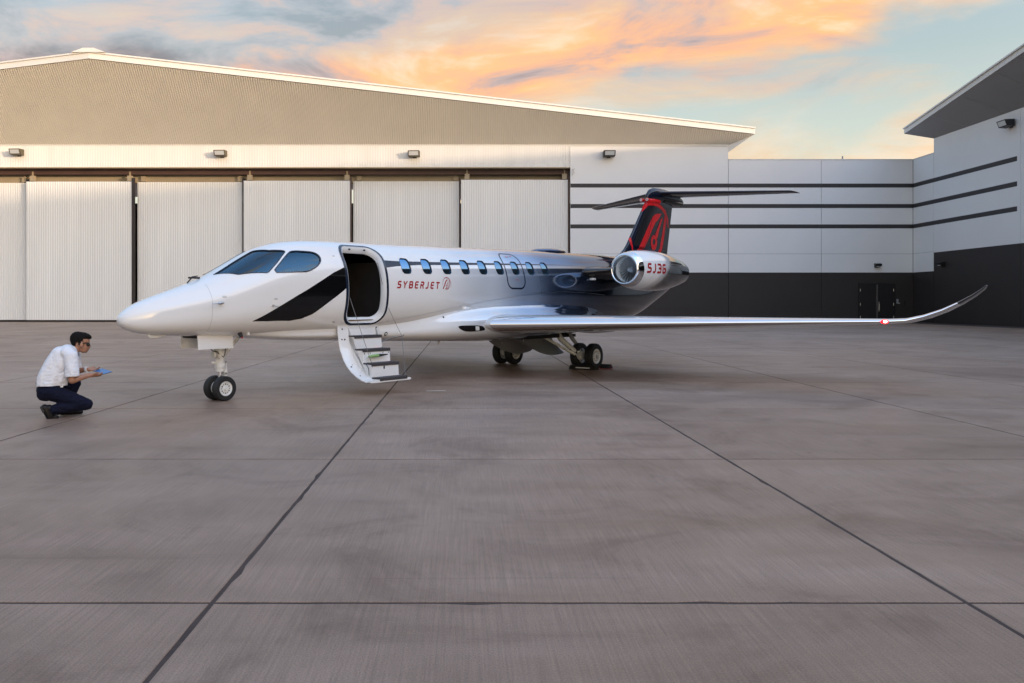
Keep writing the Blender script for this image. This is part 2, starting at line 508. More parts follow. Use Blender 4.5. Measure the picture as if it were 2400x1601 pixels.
class MB:
    """collects simple solids into one mesh"""

    def __init__(s):
        s.v = []
        s.f = []

    def add(s, V, F):
        o = len(s.v)
        s.v += [tuple(map(float, v)) for v in V]
        s.f += [tuple(i + o for i in f) for f in F]
        return s

    def box(s, a, b):
        (x0, y0, z0), (x1, y1, z1) = a, b
        x0, x1 = min(x0, x1), max(x0, x1)
        y0, y1 = min(y0, y1), max(y0, y1)
        z0, z1 = min(z0, z1), max(z0, z1)
        return s.add([(x0, y0, z0), (x1, y0, z0), (x1, y1, z0), (x0, y1, z0), (x0, y0, z1), (x1, y0, z1), (x1, y1, z1), (x0, y1, z1)],
                     [(0, 3, 2, 1), (4, 5, 6, 7), (0, 1, 5, 4), (1, 2, 6, 5), (2, 3, 7, 6), (3, 0, 4, 7)])

    def tube(s, p0, p1, r0, r1=None, n=12, caps=True):
        r1 = r0 if r1 is None else r1
        p0, p1 = Vector(p0), Vector(p1)
        d = (p1 - p0).normalized()
        a = d.orthogonal().normalized()
        b = d.cross(a)
        V = []
        for p, r in ((p0, r0), (p1, r1)):
            for i in range(n):
                t = 2 * math.pi * i / n
                V.append(p + (a * math.cos(t) + b * math.sin(t)) * r)
        F = [(i, (i + 1) % n, n + (i + 1) % n, n + i) for i in range(n)]
        if caps:
            F += [tuple(range(n - 1, -1, -1)), tuple(range(n, 2 * n))]
        return s.add(V, F)

    def path(s, pts, r, n=8):
        pts = [Vector(p) for p in pts]
        rs = r if isinstance(r, (list, tuple)) else [r] * len(pts)
        V, F = [], []
        up = None
        for k, p in enumerate(pts):
            d = (pts[min(k + 1, len(pts) - 1)] - pts[max(k - 1, 0)]).normalized()
            if up is None:
                up = d.orthogonal().normalized()
            a = (up - d * up.dot(d)).normalized()
            b = d.cross(a)
            up = a
            for i in range(n):
                t = 2 * math.pi * i / n
                V.append(p + (a * math.cos(t) + b * math.sin(t)) * rs[k])
        for k in range(len(pts) - 1):
            for i in range(n):
                F.append((k * n + i, k * n + (i + 1) % n, (k + 1) * n + (i + 1) % n, (k + 1) * n + i))
        F += [tuple(range(n - 1, -1, -1)), tuple(range((len(pts) - 1) * n, len(pts) * n))]
        return s.add(V, F)

    def lathe(s, prof, origin, axis, n=32, arc=(0, 2 * math.pi)):
        """prof: (distance along axis, radius)"""
        o = Vector(origin)
        d = Vector(axis).normalized()
        a = d.orthogonal().normalized()
        b = d.cross(a)
        V, F = [], []
        for (t, r) in prof:
            for i in range(n):
                th = 2 * math.pi * i / n
                V.append(o + d * t + (a * math.cos(th) + b * math.sin(th)) * r)
        m = len(prof)
        for k in range(m - 1):
            for i in range(n):
                F.append((k * n + i, k * n + (i + 1) % n, (k + 1) * n + (i + 1) % n, (k + 1) * n + i))
        return s.add(V, F)

    def prism(s, poly, axis, a, b):
        """poly 2D extruded along axis between a and b; axis x: (y,z); y: (x,z); z: (x,y)"""
        def P(q, h):
            return {'x': (h, q[0], q[1]), 'y': (q[0], h, q[1]), 'z': (q[0], q[1], h)}[axis]
        n = len(poly)
        V = [P(q, a) for q in poly] + [P(q, b) for q in poly]
        F = [(i, (i + 1) % n, n + (i + 1) % n, n + i) for i in range(n)] + [tuple(range(n - 1, -1, -1)), tuple(range(n, 2 * n))]
        return s.add(V, F)

    def ellipsoid(s, c, r, nu=16, nv=10, rot=None):
        V, F = [], []
        c = Vector(c)
        for j in range(nv + 1):
            ph = math.pi * j / nv
            for i in range(nu):
                th = 2 * math.pi * i / nu
                q = Vector((r[0] * math.sin(ph) * math.cos(th), r[1] * math.sin(ph) * math.sin(th), r[2] * math.cos(ph)))
                if rot is not None:
                    q = rot @ q
                V.append(c + q)
        for j in range(nv):
            for i in range(nu):
                F.append((j * nu + i, (j + 1) * nu + i, (j + 1) * nu + (i + 1) % nu, j * nu + (i + 1) % nu))
        return s.add(V, F)

    def build(s, name, mat, parent=None, smooth=False, bevel=0.0, loc=None, rot=None, angle=None):
        bm = bmesh.new()
        vs_ = [bm.verts.new(v) for v in s.v]
        for f in s.f:
            try:
                bm.faces.new([vs_[i] for i in f])
            except ValueError:
                pass
        if smooth:
            bmesh.ops.remove_doubles(bm, verts=bm.verts, dist=1e-5)
        bmesh.ops.recalc_face_normals(bm, faces=bm.faces)
        if bevel:
            es = [e for e in bm.edges if len(e.link_faces) == 2 and e.calc_face_angle(0) > R(30)]
            bmesh.ops.bevel(bm, geom=es, offset=bevel, segments=2, affect='EDGES', profile=.5, clamp_overlap=True)
        me = bpy.data.meshes.new(name)
        bm.to_mesh(me)
        bm.free()
        me.materials.append(M[mat] if isinstance(mat, str) else mat)
        if smooth:
            me.polygons.foreach_set('use_smooth', [True] * len(me.polygons))
            me.set_sharp_from_angle(angle=R(angle or 38))
        return obj(name, me, parent, loc, rot)


def copy_tree(o, parent=None):
    c = o.copy()
    C.objects.link(c)
    c.parent = parent
    for ch in list(o.children):
        copy_tree(ch, c)
    return c


# surfaces given as functions of two numbers, and patches lying on them -----------
def inside_poly(poly, x, y):
    """even-odd test, x and y arrays"""
    r = np.zeros(x.shape, bool)
    n = len(poly)
    for i in range(n):
        x0, y0 = poly[i]
        x1, y1 = poly[(i + 1) % n]
        if y0 == y1:
            continue
        c = ((y0 > y) != (y1 > y)) & (x < (x1 - x0) * (y - y0) / (y1 - y0) + x0)
        r ^= c
    return r


def resample(poly, step):
    out = []
    n = len(poly)
    for i in range(n):
        a, b = np.array(poly[i], float), np.array(poly[(i + 1) % n], float)
        k = max(1, int(math.ceil(np.hypot(*(b - a)) / step)))
        for j in range(k):
            out.append(tuple(a + (b - a) * j / k))
    return out


def smooth_poly(poly, it=2):
    """Chaikin rounding of a closed outline"""
    P = [np.array(p, float) for p in poly]
    for _ in range(it):
        Q = []
        for i in range(len(P)):
            a, b = P[i], P[(i + 1) % len(P)]
            Q += [a * .75 + b * .25, a * .25 + b * .75]
        P = Q
    return [tuple(p) for p in P]


def triangulate(loops, pts, keep):
    """constrained triangulation of loops + free points; keep(cx, cy) says which triangles stay"""
    co, ed = [], []
    for lp in loops:
        o = len(co)
        co += [Vector(p) for p in lp]
        ed += [(o + i, o + (i + 1) % len(lp)) for i in range(len(lp))]
    co += [Vector(p) for p in pts]
    r = delaunay_2d_cdt(co, ed, [], 0, 1e-6)
    P = np.array([(v.x, v.y) for v in r[0]])
    T = np.array([f for f in r[2] if len(f) == 3])
    c = P[T].mean(axis=1)
    T = T[keep(c[:, 0], c[:, 1])]
    used = np.unique(T)
    mp = -np.ones(len(P), int)
    mp[used] = np.arange(len(used))
    return P[used], mp[T]


def patch(surf, loops, step, union=False, bscale=1.0, offset=.003):
    """loops in surface parameters (a, b). even-odd inside, or union of the loops. b is scaled for even triangles"""
    lo = [[(a, b * bscale) for a, b in resample([(p[0], p[1]) for p in lp], 1e9)] for lp in loops]
    lo = [resample(lp, step) for lp in lo]
    A = np.array([p for lp in lo for p in lp])
    x0, y0 = A.min(axis=0)
    x1, y1 = A.max(axis=0)
    gx, gy = np.meshgrid(np.arange(x0 + step / 2, x1, step), np.arange(y0 + step / 2, y1, step))
    gx, gy = gx.ravel(), gy.ravel()

    def ins(x, y):
        if union:
            r = np.zeros(x.shape, bool)
            for lp in lo:
                r |= inside_poly(lp, x, y)
            return r
        r = np.zeros(x.shape, bool)
        for lp in lo:
            r ^= inside_poly(lp, x, y)
        return r
    k = ins(gx, gy)
    P, T = triangulate(lo, list(zip(gx[k], gy[k])), ins)
    pos, nor = surf(P[:, 0], P[:, 1] / bscale)
    return pos + nor * offset, T, nor


def fix_winding(pos, T, nor):
    e1 = pos[T[:, 1]] - pos[T[:, 0]]
    e2 = pos[T[:, 2]] - pos[T[:, 0]]
    n = np.cross(e1, e2)
    flip = (n * nor[T].mean(axis=1)).sum(axis=1) < 0
    T = T.copy()
    T[flip] = T[flip][:, ::-1]
    return T


def surf_obj(name, res, mat, parent):
    pos, T, nor = res
    T = fix_winding(pos, T, nor)
    return obj(name, mesh(name, pos, T, mat, normals=nor), parent)


def round_rect(x0, x1, y0, y1, r, n=6, ry=None):
    ry = ry or r
    P = []
    for cx, cy, a0 in ((x1 - r, y1 - ry, 0), (x0 + r, y1 - ry, 90), (x0 + r, y0 + ry, 180), (x1 - r, y0 + ry, 270)):
        for i in range(n + 1):
            t = R(a0 + 90 * i / n)
            P.append((cx + r * math.cos(t), cy + ry * math.sin(t)))
    return P


def pchip(x, y):
    x = np.array(x, float)
    y = np.array(y, float)
    h = np.diff(x)
    d = np.diff(y) / h
    m = np.zeros(len(x))
    for i in range(1, len(x) - 1):
        if d[i - 1] * d[i] > 0:
            w1 = 2 * h[i] + h[i - 1]
            w2 = h[i] + 2 * h[i - 1]
            m[i] = (w1 + w2) / (w1 / d[i - 1] + w2 / d[i])
    m[0], m[-1] = d[0], d[-1]

    def f(t):
        t = np.clip(t, x[0], x[-1])
        i = np.clip(np.searchsorted(x, t) - 1, 0, len(x) - 2)
        s = (t - x[i]) / h[i]
        return (1 + 2 * s) * (1 - s) ** 2 * y[i] + s * (1 - s) ** 2 * h[i] * m[i] + s * s * (3 - 2 * s) * y[i + 1] + s * s * (s - 1) * h[i] * m[i + 1]
    return f


def with_normals(f, eps=2e-3):
    def g(a, b):
        a = np.asarray(a, float)
        b = np.asarray(b, float)
        p = f(a, b)
        da = f(a + eps, b) - f(a - eps, b)
        db = f(a, b + eps) - f(a, b - eps)
        n = np.cross(da.T, db.T)
        ln = np.linalg.norm(n, axis=1)
        ln[ln < 1e-12] = 1
        return p.T, n / ln[:, None]
    return g


# ================================================================== THE GROUND
ground = MB().box((-900, -900, -.40), (900, 900, -.045)).build('ground', 'concrete')
tag(ground, 'pale concrete airfield ground reaching to the horizon', None, kind='structure')
# joint sealant bed under the slabs
SX, SY = 3.40, 3.36
JX, JY = -1.13, 3.65
col0, col1 = -14, 12
row0, row1 = -3, 16
apron = MB().box((JX + SX * col0, JY + SY * row0, -.044), (JX + SX * col1, JY + SY * row1 + .2, -.0035)).build('apron', 'joint')
tag(apron, 'dark sealant bed showing in the joints between the concrete slabs', None, kind='structure')


def slab_mesh(seed):
    r = random.Random(seed)
    g = .0115
    n = 26
    hx, hy = SX / 2 - g, SY / 2 - g
    ring = []
    for (ax, ay), (bx, by) in (((-hx, -hy), (hx, -hy)), ((hx, -hy), (hx, hy)), ((hx, hy), (-hx, hy)), ((-hx, hy), (-hx, -hy))):
        for i in range(n):
            t = i / n
            x, y = ax + (bx - ax) * t, ay + (by - ay) * t
            j = max(0, r.gauss(0, .0022)) + (.010 if r.random() < .025 else 0)
            if i:
                ln = math.hypot(x, y)
                if abs(abs(x) - hx) < 1e-6:
                    x -= math.copysign(j, x)
                else:
                    y -= math.copysign(j, y)
            ring.append((x, y))
    m = len(ring)
    b = .0025
    V = [(x, y, 0) for x, y in [(x * (1 - b / hx), y * (1 - b / hy)) for x, y in ring]]
    V += [(x, y, -.0025) for x, y in ring] + [(x, y, -.03) for x, y in ring]
    F = [tuple(range(m))]
    for k in range(2):
        for i in range(m):
            F.append((k * m + i, (k + 1) * m + i, (k + 1) * m + (i + 1) % m, k * m + (i + 1) % m))
    return mesh('slab', V, F, 'concrete')


slab_meshes = [slab_mesh(i) for i in range(8)]
for j in range(row0, row1):
    yc = JY + SY * (j + .5)
    for i in range(col0, col1):
        xc = JX + SX * (i + .5)
        if yc < -2 and abs(xc) > 8:
            continue
        yf = max(yc, 0) + 3
        if xc < -.571 * yf - 5.5 or xc > .692 * yf + 5.0 or xc > 30.5:
            continue
        o = obj('slab', random.choice(slab_meshes), apron, (xc, yc, 0))
        o.rotation_euler = (0, 0, random.choice((0, math.pi)))
mk = MB()
mk.prism([(0, 0), (.30, .03), (.30, .06), (.17, .055), (0, .025)], 'z', .001, .003)
mk.build('paint_mark', 'paint_mark', apron, loc=(-.56, 12.40, 0), rot=(0, 0, R(4)))

# ================================================================== BUILDINGS
WY = 57.0          # plane of the long facade
WZ = 12.45         # eaves line of the facade, foot of the canted gable
RIDGE_X, RIDGE_Y, RIDGE_Z = -24.25, 52.6, 17.2
TIP_X, TIP_Y, TIP_Z = 20.3, 56.4, 13.1
BAND_Z = 3.48
STRIPES = (9.60, 8.16, 6.73)


def corrugated(x0, x1, pitch, depth, rows):
    """trapezoid-ribbed sheet; rows: list of functions x, off -> point (off = distance the rib stands proud)"""
    n = int(round((x1 - x0) / pitch))
    xs, offs = [], []
    for i in range(n):
        a = x0 + (x1 - x0) * i / n
        p = (x1 - x0) / n
        xs += [a, a + p * .42, a + p * .5, a + p * .92]
        offs += [0, 0, depth, depth]
    xs.append(x1)
    offs.append(0)
    V = []
    for rw in rows:
        V += [rw(x, o) for x, o in zip(xs, offs)]
    m = len(xs)
    F = []
    for k in range(len(rows) - 1):
        F += [(k * m + i, k * m + i + 1, (k + 1) * m + i + 1, (k + 1) * m + i) for i in range(m - 1)]
    return V, F


def sheet(name, V, F, mat, parent, loc=None):
    return obj(name, mesh(name, V, F, mat), parent, loc)


# ---- the big hangar on the left
hangar = empty('hangar', (RIDGE_X, WY, 0))
tag(hangar, 'wide white hangar with canted ribbed gable and tall sliding doors', 'hangar')
HO = Vector((-RIDGE_X, -WY, 0))


def hp(x, y, z):
    return (x + HO.x, y + HO.y, z)


LX = 2 * RIDGE_X - TIP_X
# canted gable underside, ribs running out and up
SL = (RIDGE_Z - TIP_Z) / (TIP_X - RIDGE_X)


def gable_edge(x):
    t = abs(x - RIDGE_X) / (TIP_X - RIDGE_X)
    return RIDGE_Y + (TIP_Y - RIDGE_Y) * t, RIDGE_Z + (TIP_Z - RIDGE_Z) * t


def lower_edge(x):
    # the canted face starts at the eaves line of the wall; beyond the corner it folds up to the roof tip
    if x > 18.66:
        t = (x - 18.66) / (TIP_X - 18.66)
        return WY + (TIP_Y + .02 - WY) * t, WZ + (TIP_Z - .02 - WZ) * t
    return WY, WZ


nrm = Vector((0, -1.09, -1)).normalized()
V, F = corrugated(-66, TIP_X - .02, .155, .06,
                  [lambda x, o: hp(x, lower_edge(x)[0] - .002 + nrm.y * o, lower_edge(x)[1] + nrm.z * o * .0),
                   lambda x, o: hp(x, gable_edge(x)[0] + .06 + nrm.y * o, gable_edge(x)[1] + nrm.z * o)])
sheet('gable_soffit', V, F, 'soffit_sheet', hangar)
# fascia: two runs each side with a thin gutter lip above
for sgn, xe in ((1, TIP_X), (-1, LX)):
    for nm, z0, z1, out in (('fascia', 0, .36, .05), ('roof_edge_trim', .372, .47, .12)):
        a = (RIDGE_X, RIDGE_Y, RIDGE_Z)
        b = (xe, TIP_Y, TIP_Z)
        V = []
        for (x, y, z) in (a, b):
            V += [hp(x, y - out, z + z0), hp(x, y + .25, z + z0), hp(x, y + .25, z + z1), hp(x, y - out, z + z1)]
        mb = MB().add(V, [(0, 1, 2, 3), (7, 6, 5, 4), (0, 4, 5, 1), (1, 5, 6, 2), (2, 6, 7, 3), (3, 7, 4, 0)])
        mb.build(nm, 'fascia', hangar)
MB().add([hp(RIDGE_X - 1.1, RIDGE_Y - .16, RIDGE_Z + .38), hp(RIDGE_X - .35, RIDGE_Y - .16, RIDGE_Z + .66), hp(RIDGE_X + .35, RIDGE_Y - .16, RIDGE_Z + .66),
          hp(RIDGE_X + 1.1, RIDGE_Y - .16, RIDGE_Z + .38), hp(RIDGE_X - 1.1, 108, RIDGE_Z + .38), hp(RIDGE_X - .35, 108, RIDGE_Z + .66),
          hp(RIDGE_X + .35, 108, RIDGE_Z + .66), hp(RIDGE_X + 1.1, 108, RIDGE_Z + .38)],
         [(0, 1, 2, 3), (4, 7, 6, 5), (0, 4, 5, 1), (1, 5, 6, 2), (2, 6, 7, 3), (0, 3, 7, 4)]).build('ridge_cap', 'fascia', hangar)
# roof planes
V = [hp(LX, TIP_Y + .2, TIP_Z + .37), hp(RIDGE_X, RIDGE_Y + .2, RIDGE_Z + .37), hp(TIP_X, TIP_Y + .2, TIP_Z + .37),
     hp(TIP_X, 110, TIP_Z + .37), hp(RIDGE_X, 110, RIDGE_Z + .37), hp(LX, 110, TIP_Z + .37)]
mb = MB().add(V, [(0, 1, 4, 5), (1, 2, 3, 4)])
mb.build('roof', 'roof', hangar)
# canted return under the side eave and the side wall above the annex
MB().add([hp(18.66, WY + .03, 11.95), hp(TIP_X - .02, TIP_Y + .1, TIP_Z), hp(TIP_X - .02, 110, TIP_Z), hp(18.66, 110, 11.95)], [(0, 1, 2, 3)]).build('eave_soffit', 'fascia', hangar)
MB().add([hp(18.66, WY + .01, 11.95), hp(18.66, WY + .01, WZ), hp(TIP_X - .02, TIP_Y + .08, TIP_Z)], [(0, 1, 2)]).build('eave_end_plate', 'fascia', hangar)
MB().box(hp(18.45, WY + .26, 0), hp(18.64, 110, 12.4)).build('side_wall', 'wall_white', hangar)
MB().box(hp(-66, 90, 0), hp(18.4, 90.3, 12.4)).build('rear_wall', 'wall_dark', hangar)
# head panel above the doors
DX = 7.52
DW = 7.70
HEAD_Z = 10.89
V, F = corrugated(-66, DX - .02, .115, .022, [lambda x, o: hp(x, WY - .03 - o, HEAD_Z), lambda x, o: hp(x, WY - .03 - o, WZ - .06)])
sheet('head_panel', V, F, 'metal_sheet', hangar)
MB().box(hp(-66, WY - .075, WZ - .055), hp(18.66, WY - .01, WZ + .012)).build('eaves_flashing', 'fascia', hangar)
MB().box(hp(-66, WY - .08, HEAD_Z - .07), hp(DX, WY + 1.6, HEAD_Z - .002)).build('head_flashing', 'tan_steel', hangar)
MB().box(hp(DX - .018, WY - .07, HEAD_Z), hp(DX + .02, WY + .0, WZ - .06)).build('edge_trim', 'wall_white', hangar)
# track beams behind the head
MB().box(hp(-66, WY + .50, 10.46), hp(DX, WY + .72, HEAD_Z - .08)).build('track_beam', 'brown_steel', hangar)
MB().box(hp(-66, WY + 1.02, 9.9), hp(DX, WY + 1.22, 10.78)).build('track_beam', 'tan_steel', hangar)  # tan colour stands in for the sunlit bottom of the beam
for i in range(10):
    x1 = DX - DW * i
    x0 = x1 - DW
    yy = WY + (.42, .86)[i % 2] if i else WY + .36
    top = 10.06 - .03 * min(i, 5)
    V, F = corrugated(0, DW - .10, .165, .018, [lambda x, o: (x, -o, 0.14), lambda x, o: (x, -o, top)])
    d = empty('door_leaf', hp(x0 + .05, yy, 0))
    d.parent = hangar
    sheet('cladding', V, F, 'metal_sheet', d)
    mb = MB()
    mb.box((0, .03, .12), (DW - .1, .30, top - .01))
    mb.build('door_frame', 'frame_gap_shade', d)
    MB().box((0, -.03, .02), (DW - .1, .25, .115)).build('bottom_rail', 'frame_gap_shade', d)
    pw = .22 if x0 < -20 else .10
    MB().box((DW - .1 - pw * .5, -.06, .02), (DW - .1 + pw * .5, .02, top + .25)).build('gap_shade_strip', 'frame_gap_shade' if x0 < -20 else 'brown_steel', d)  # dark strip stands in for the shadowed gap between door leaves
    for bx in (.25, DW - .55):
        MB().box((bx, -.02, top + .04), (bx + .34, .22, top + .42)).box((bx + .12, .05, top + .41), (bx + .22, .15, top + .72)).build('hanger_bracket', 'tan_steel', d)

# ---- tilt-up concrete wall, hangar part and annex part
PG = .012


def panel_grid(parent, off, xs, z_rows, dark_to, y, depth=.22, axis='x', face=-1):
    """concrete panels as separate pieces with recessed joints"""
    for i in range(len(xs) - 1):
        for (z0, z1) in z_rows:
            mat = 'wall_dark' if z1 <= dark_to + .01 else 'wall_white'
            mb = MB()
            if axis == 'x':
                a = (xs[i] + PG, y, z0 + PG * .6)
                b = (xs[i + 1] - PG, y + depth, z1 - PG * .6)
            else:
                a = (y, xs[i] + PG, z0 + PG * .6)
                b = (y + depth, xs[i + 1] - PG, z1 - PG * .6)
            a = tuple(a[k] + off[k] for k in range(3))
            b = tuple(b[k] + off[k] for k in range(3))
            mb.box(a, b).build('wall_panel', mat, parent)


panel_grid(hangar, HO, [DX + .03, 18.66], [(0, .94), (.94, BAND_Z), (BAND_Z, 4.80), (4.80, 12.40)], BAND_Z, WY)
MB().box(hp(DX + .05, WY + .03, .02), hp(18.64, WY + .25, 12.36)).build('joint_backing', 'joint', hangar)
for z in STRIPES:
    MB().box(hp(DX + .04, WY - .004, z - .14), hp(18.655, WY + .02, z + .14)).build('stripe', 'stripe', hangar)
mb = MB()
for k in range(4):
    mb.tube(hp(DX + .22, WY - .05, 10.55 + k * .12 - .2), hp(DX + .22 + .1 * (k % 2), WY - .05, 10.62 + k * .12 - .2), .05, n=8)
mb.build('door_stop', 'gear_white', hangar)

annex = empty('annex_building', (25.1, WY, 0))
tag(annex, 'low pale annex with three dark stripes joining the two hangars', 'building')
AO = Vector((-25.1, -WY, 0))


def ap(x, y, z):
    return (x + AO.x, y + AO.y, z)


ATOP = 11.41
RX = 31.65
RYC = 54.5
rows = [(0, .94), (.94, BAND_Z), (BAND_Z, 4.80), (4.80, ATOP)]
panel_grid(annex, AO, [18.67, 25.2, RX - .01], rows, BAND_Z, WY)
panel_grid(annex, AO, [RYC + .01, WY - .01], rows, BAND_Z, RX, axis='y')
MB().box(ap(18.70, WY + .03, .02), ap(RX + .2, WY + .25, ATOP - .03)).build('joint_backing', 'joint', annex)
MB().box(ap(RX + .03, RYC + .03, .02), ap(RX + .25, WY + .02, ATOP - .03)).build('joint_backing', 'joint', annex)
MB().box(ap(18.68, WY - .02, ATOP + .001), ap(RX + .25, WY + .26, ATOP + .05)).build('coping', 'fascia', annex)
MB().box(ap(RX - .02, RYC + .02, ATOP + .001), ap(RX + .26, WY - .03, ATOP + .05)).build('coping', 'fascia', annex)
MB().box(ap(18.70, WY + .3, ATOP - .5), ap(RX + .2, 90, ATOP - .4)).build('roof', 'roof', annex)
for z in STRIPES:
    MB().box(ap(18.665, WY - .004, z - .14), ap(RX - .005, WY + .02, z + .14)).build('stripe', 'stripe', annex)
    MB().box(ap(RX - .004, RYC + .005, z - .14), ap(RX + .02, WY - .006, z + .14)).build('stripe', 'stripe', annex)
# double service door
dx0, dx1, dzt = 27.80, 30.38, 2.74
dm = (dx0 + dx1) / 2
MB().box(ap(dx0, WY - .05, .01), ap(dx0 + .09, WY - .003, dzt)).box(ap(dx1 - .09, WY - .05, .01), ap(dx1, WY - .003, dzt)).box(ap(dx0 + .091, WY - .05, dzt - .09), ap(dx1 - .091, WY - .003, dzt)).build('door_frame', 'door_black', annex)
for sx in (-1, 1):
    a, b = (dx0 + .10, dm - .04) if sx < 0 else (dm + .04, dx1 - .10)
    d = MB().box(ap(a, WY - .035, .02), ap(b, WY - .002, dzt - .10)).build('service_door', 'door_black', annex)
    hx = a + .02 if sx < 0 else b - .02
    for hz in (.35, 1.25, 2.25):
        MB().tube(ap(hx, WY - .045, hz - .09), ap(hx, WY - .045, hz + .09), .022, n=8).build('hinge', 'steel', d)
    if sx > 0:
        MB().box(ap(a + .05, WY - .055, .75), ap(a + .15, WY - .036, 1.45)).tube(ap(a + .10, WY - .10, .88), ap(a + .10, WY - .10, 1.30), .018, n=8).build('door_pull', 'steel', d)
MB().box(ap(dm - .038, WY - .07, .015), ap(dm + .038, WY - .003, dzt - .095)).build('astragal', 'steel', annex)
MB().box(ap(30.47, WY - .08, 1.30), ap(30.58, WY - .004, 1.62)).box(ap(30.585, WY - .06, 1.28), ap(30.70, WY - .004, 1.36)).build('card_reader', 'gear_grey', annex)
MB().box(ap(31.02, WY - .07, 1.36), ap(31.12, WY - .004, 1.50)).build('socket_box', 'lamp_black', annex)
MB().tube(ap(26.8, WY + .24, ATOP), ap(26.8, WY + .24, ATOP + .3), .05, n=8).build('vent_pipe', 'gear_grey', annex)

# ---- the hangar on the right: the same kind of building, its gable facing the apron
R_END = -33.0
RR_Y = (TIP_Y - .0 + R_END) / 2 + .5      # ridge position along the facade
hangar2 = empty('hangar', (RX, 30.0, 0))
tag(hangar2, 'white hangar with dark base and smooth grey canted soffit at right edge', 'hangar')
BO = Vector((-RX, -30.0, 0))


def bp(x, y, z):
    return (x + BO.x, y + BO.y, z)


T2 = (30.9, 56.7, 13.17)
RIDGE2 = (30.9 - 4.5 * .92, 11.8, 13.17 + 44.9 * .101)
E2 = (30.9, -33.1, 13.17)
B2 = 4.73
yj = [RYC, 46.0]
panel_grid(hangar2, BO, [42.2, 46.0, RYC], [(0, 2.33), (2.33, B2), (B2, 12.40)], B2, RX, axis='y')
panel_grid(hangar2, BO, [-33.0, -24.0], [(0, 2.33), (2.33, B2), (B2, 12.40)], B2, RX, axis='y')
MB().box(bp(RX + .03, 42.22, .02), bp(RX + .25, RYC - .02, 12.36)).build('joint_backing', 'joint', hangar2)
for z in STRIPES:
    MB().box(bp(RX - .004, 46.3, z - .14), bp(RX + .02, RYC - .02, z + .14)).build('stripe', 'stripe', hangar2)
# doors and head panel of this hangar lie outside the picture but show in the aircraft's paint
MB().box(bp(RX, -24, HEAD_Z), bp(RX + .2, 42.19, 12.40)).build('head_panel', 'metal_sheet', hangar2)
for i in range(8):
    a = (42.1 - .5 * i) if i < 4 else (-24 + 8.25 + .5 * (7 - i))
    d = MB().box(bp(RX + .4 + .30 * (i % 4), a - 8.2, .05), bp(RX + .6 + .30 * (i % 4), a, 10.3)).build('door_leaf', 'metal_sheet', hangar2)
MB().box(bp(RX + 30, -32, 0), bp(RX + 30.3, 54, 12.3)).build('unseen_hall_back', 'wall_dark', hangar2)  # unseen dark hall, put in to darken the reflections on the hull
MB().box(bp(RX + .3, -32, 12.2), bp(RX + 30, 54, 12.35)).build('unseen_hall_ceiling', 'wall_dark', hangar2)
MB().box(bp(RX + 1.9, -32, -.02), bp(RX + 30, 54, .004)).build('unseen_hall_floor', 'wall_dark', hangar2)
MB().box(bp(RX + .9, -24, 10.2), bp(RX + 1.3, 42.1, 10.88)).build('track_beam', 'brown_steel', hangar2)
MB().box(bp(RX + .25, RYC - .25, 0), bp(RX + 58, RYC - .02, 12.4)).build('side_wall', 'wall_white', hangar2)
MB().box(bp(RX + .25, -32.98, 0), bp(RX + 58, -32.7, 12.4)).build('side_wall', 'wall_white', hangar2)
MB().box(bp(RX + 58, -32.98, 0), bp(RX + 58.3, RYC, 14)).build('rear_wall', 'wall_white', hangar2)
# canted soffit: wall head line to the sloping roof edge, in long smooth panels
wl = [(RX, RYC), (RX, -33.0)]


def edge2(t):
    """t from 0 (far tip) to 1 (ridge) to 2 (near end)"""
    a, b, u_ = (T2, RIDGE2, t) if t <= 1 else (RIDGE2, E2, t - 1)
    return tuple(a[k] + (b[k] - a[k]) * u_ for k in range(3))


ns = 24
for k in range(ns):
    t0, t1 = 2 * k / ns, 2 * (k + 1) / ns
    p0, p1 = edge2(t0), edge2(t1)
    w0 = (RX - .002, RYC + (-33 - RYC) * k / ns, 12.402)
    w1 = (RX - .002, RYC + (-33 - RYC) * (k + 1) / ns, 12.402)
    g = .006
    MB().add([bp(w0[0], w0[1] - g, w0[2]), bp(p0[0], p0[1] - g, p0[2]), bp(p1[0], p1[1] + g, p1[2]), bp(w1[0], w1[1] + g, w1[2])], [(0, 1, 2, 3)]).build('soffit_panel', 'soffit_grey', hangar2)
MB().add([bp(RX, RYC, 12.40), bp(*T2), bp(RX + 60, T2[1], 13.17), bp(RX + 60, RYC, 12.40)], [(0, 1, 2, 3)]).build('eave_soffit', 'soffit_grey', hangar2)
for a, b in ((T2, RIDGE2), (RIDGE2, E2)):
    for nm, z0, z1, out in (('fascia', .01, .30, .05), ('roof_edge_trim', .312, .40, .14)):
        V = []
        for (x, y, z) in (a, b):
            V += [bp(x - out, y, z + z0), bp(x + .25, y, z + z0), bp(x + .25, y, z + z1), bp(x - out, y, z + z1)]
        MB().add(V, [(0, 1, 2, 3), (7, 6, 5, 4), (0, 4, 5, 1), (1, 5, 6, 2), (2, 6, 7, 3), (3, 7, 4, 0)]).build(nm, 'fascia', hangar2)
V = [bp(T2[0], T2[1], T2[2] + .36), bp(RIDGE2[0], RIDGE2[1], RIDGE2[2] + .36), bp(E2[0], E2[1], E2[2] + .36),
     bp(RX + 60, E2[1], E2[2] + .36), bp(RX + 60, RIDGE2[1], RIDGE2[2] + .36), bp(RX + 60, T2[1], T2[2] + .36)]
MB().add(V, [(0, 5, 4, 1), (1, 4, 3, 2)]).build('roof', 'roof', hangar2)
MB().box(bp(T2[0] + .1, T2[1] - .05, T2[2] + .01), bp(RX + 60, T2[1] + .05, T2[2] + .35)).build('eave_gutter', 'fascia', hangar2)


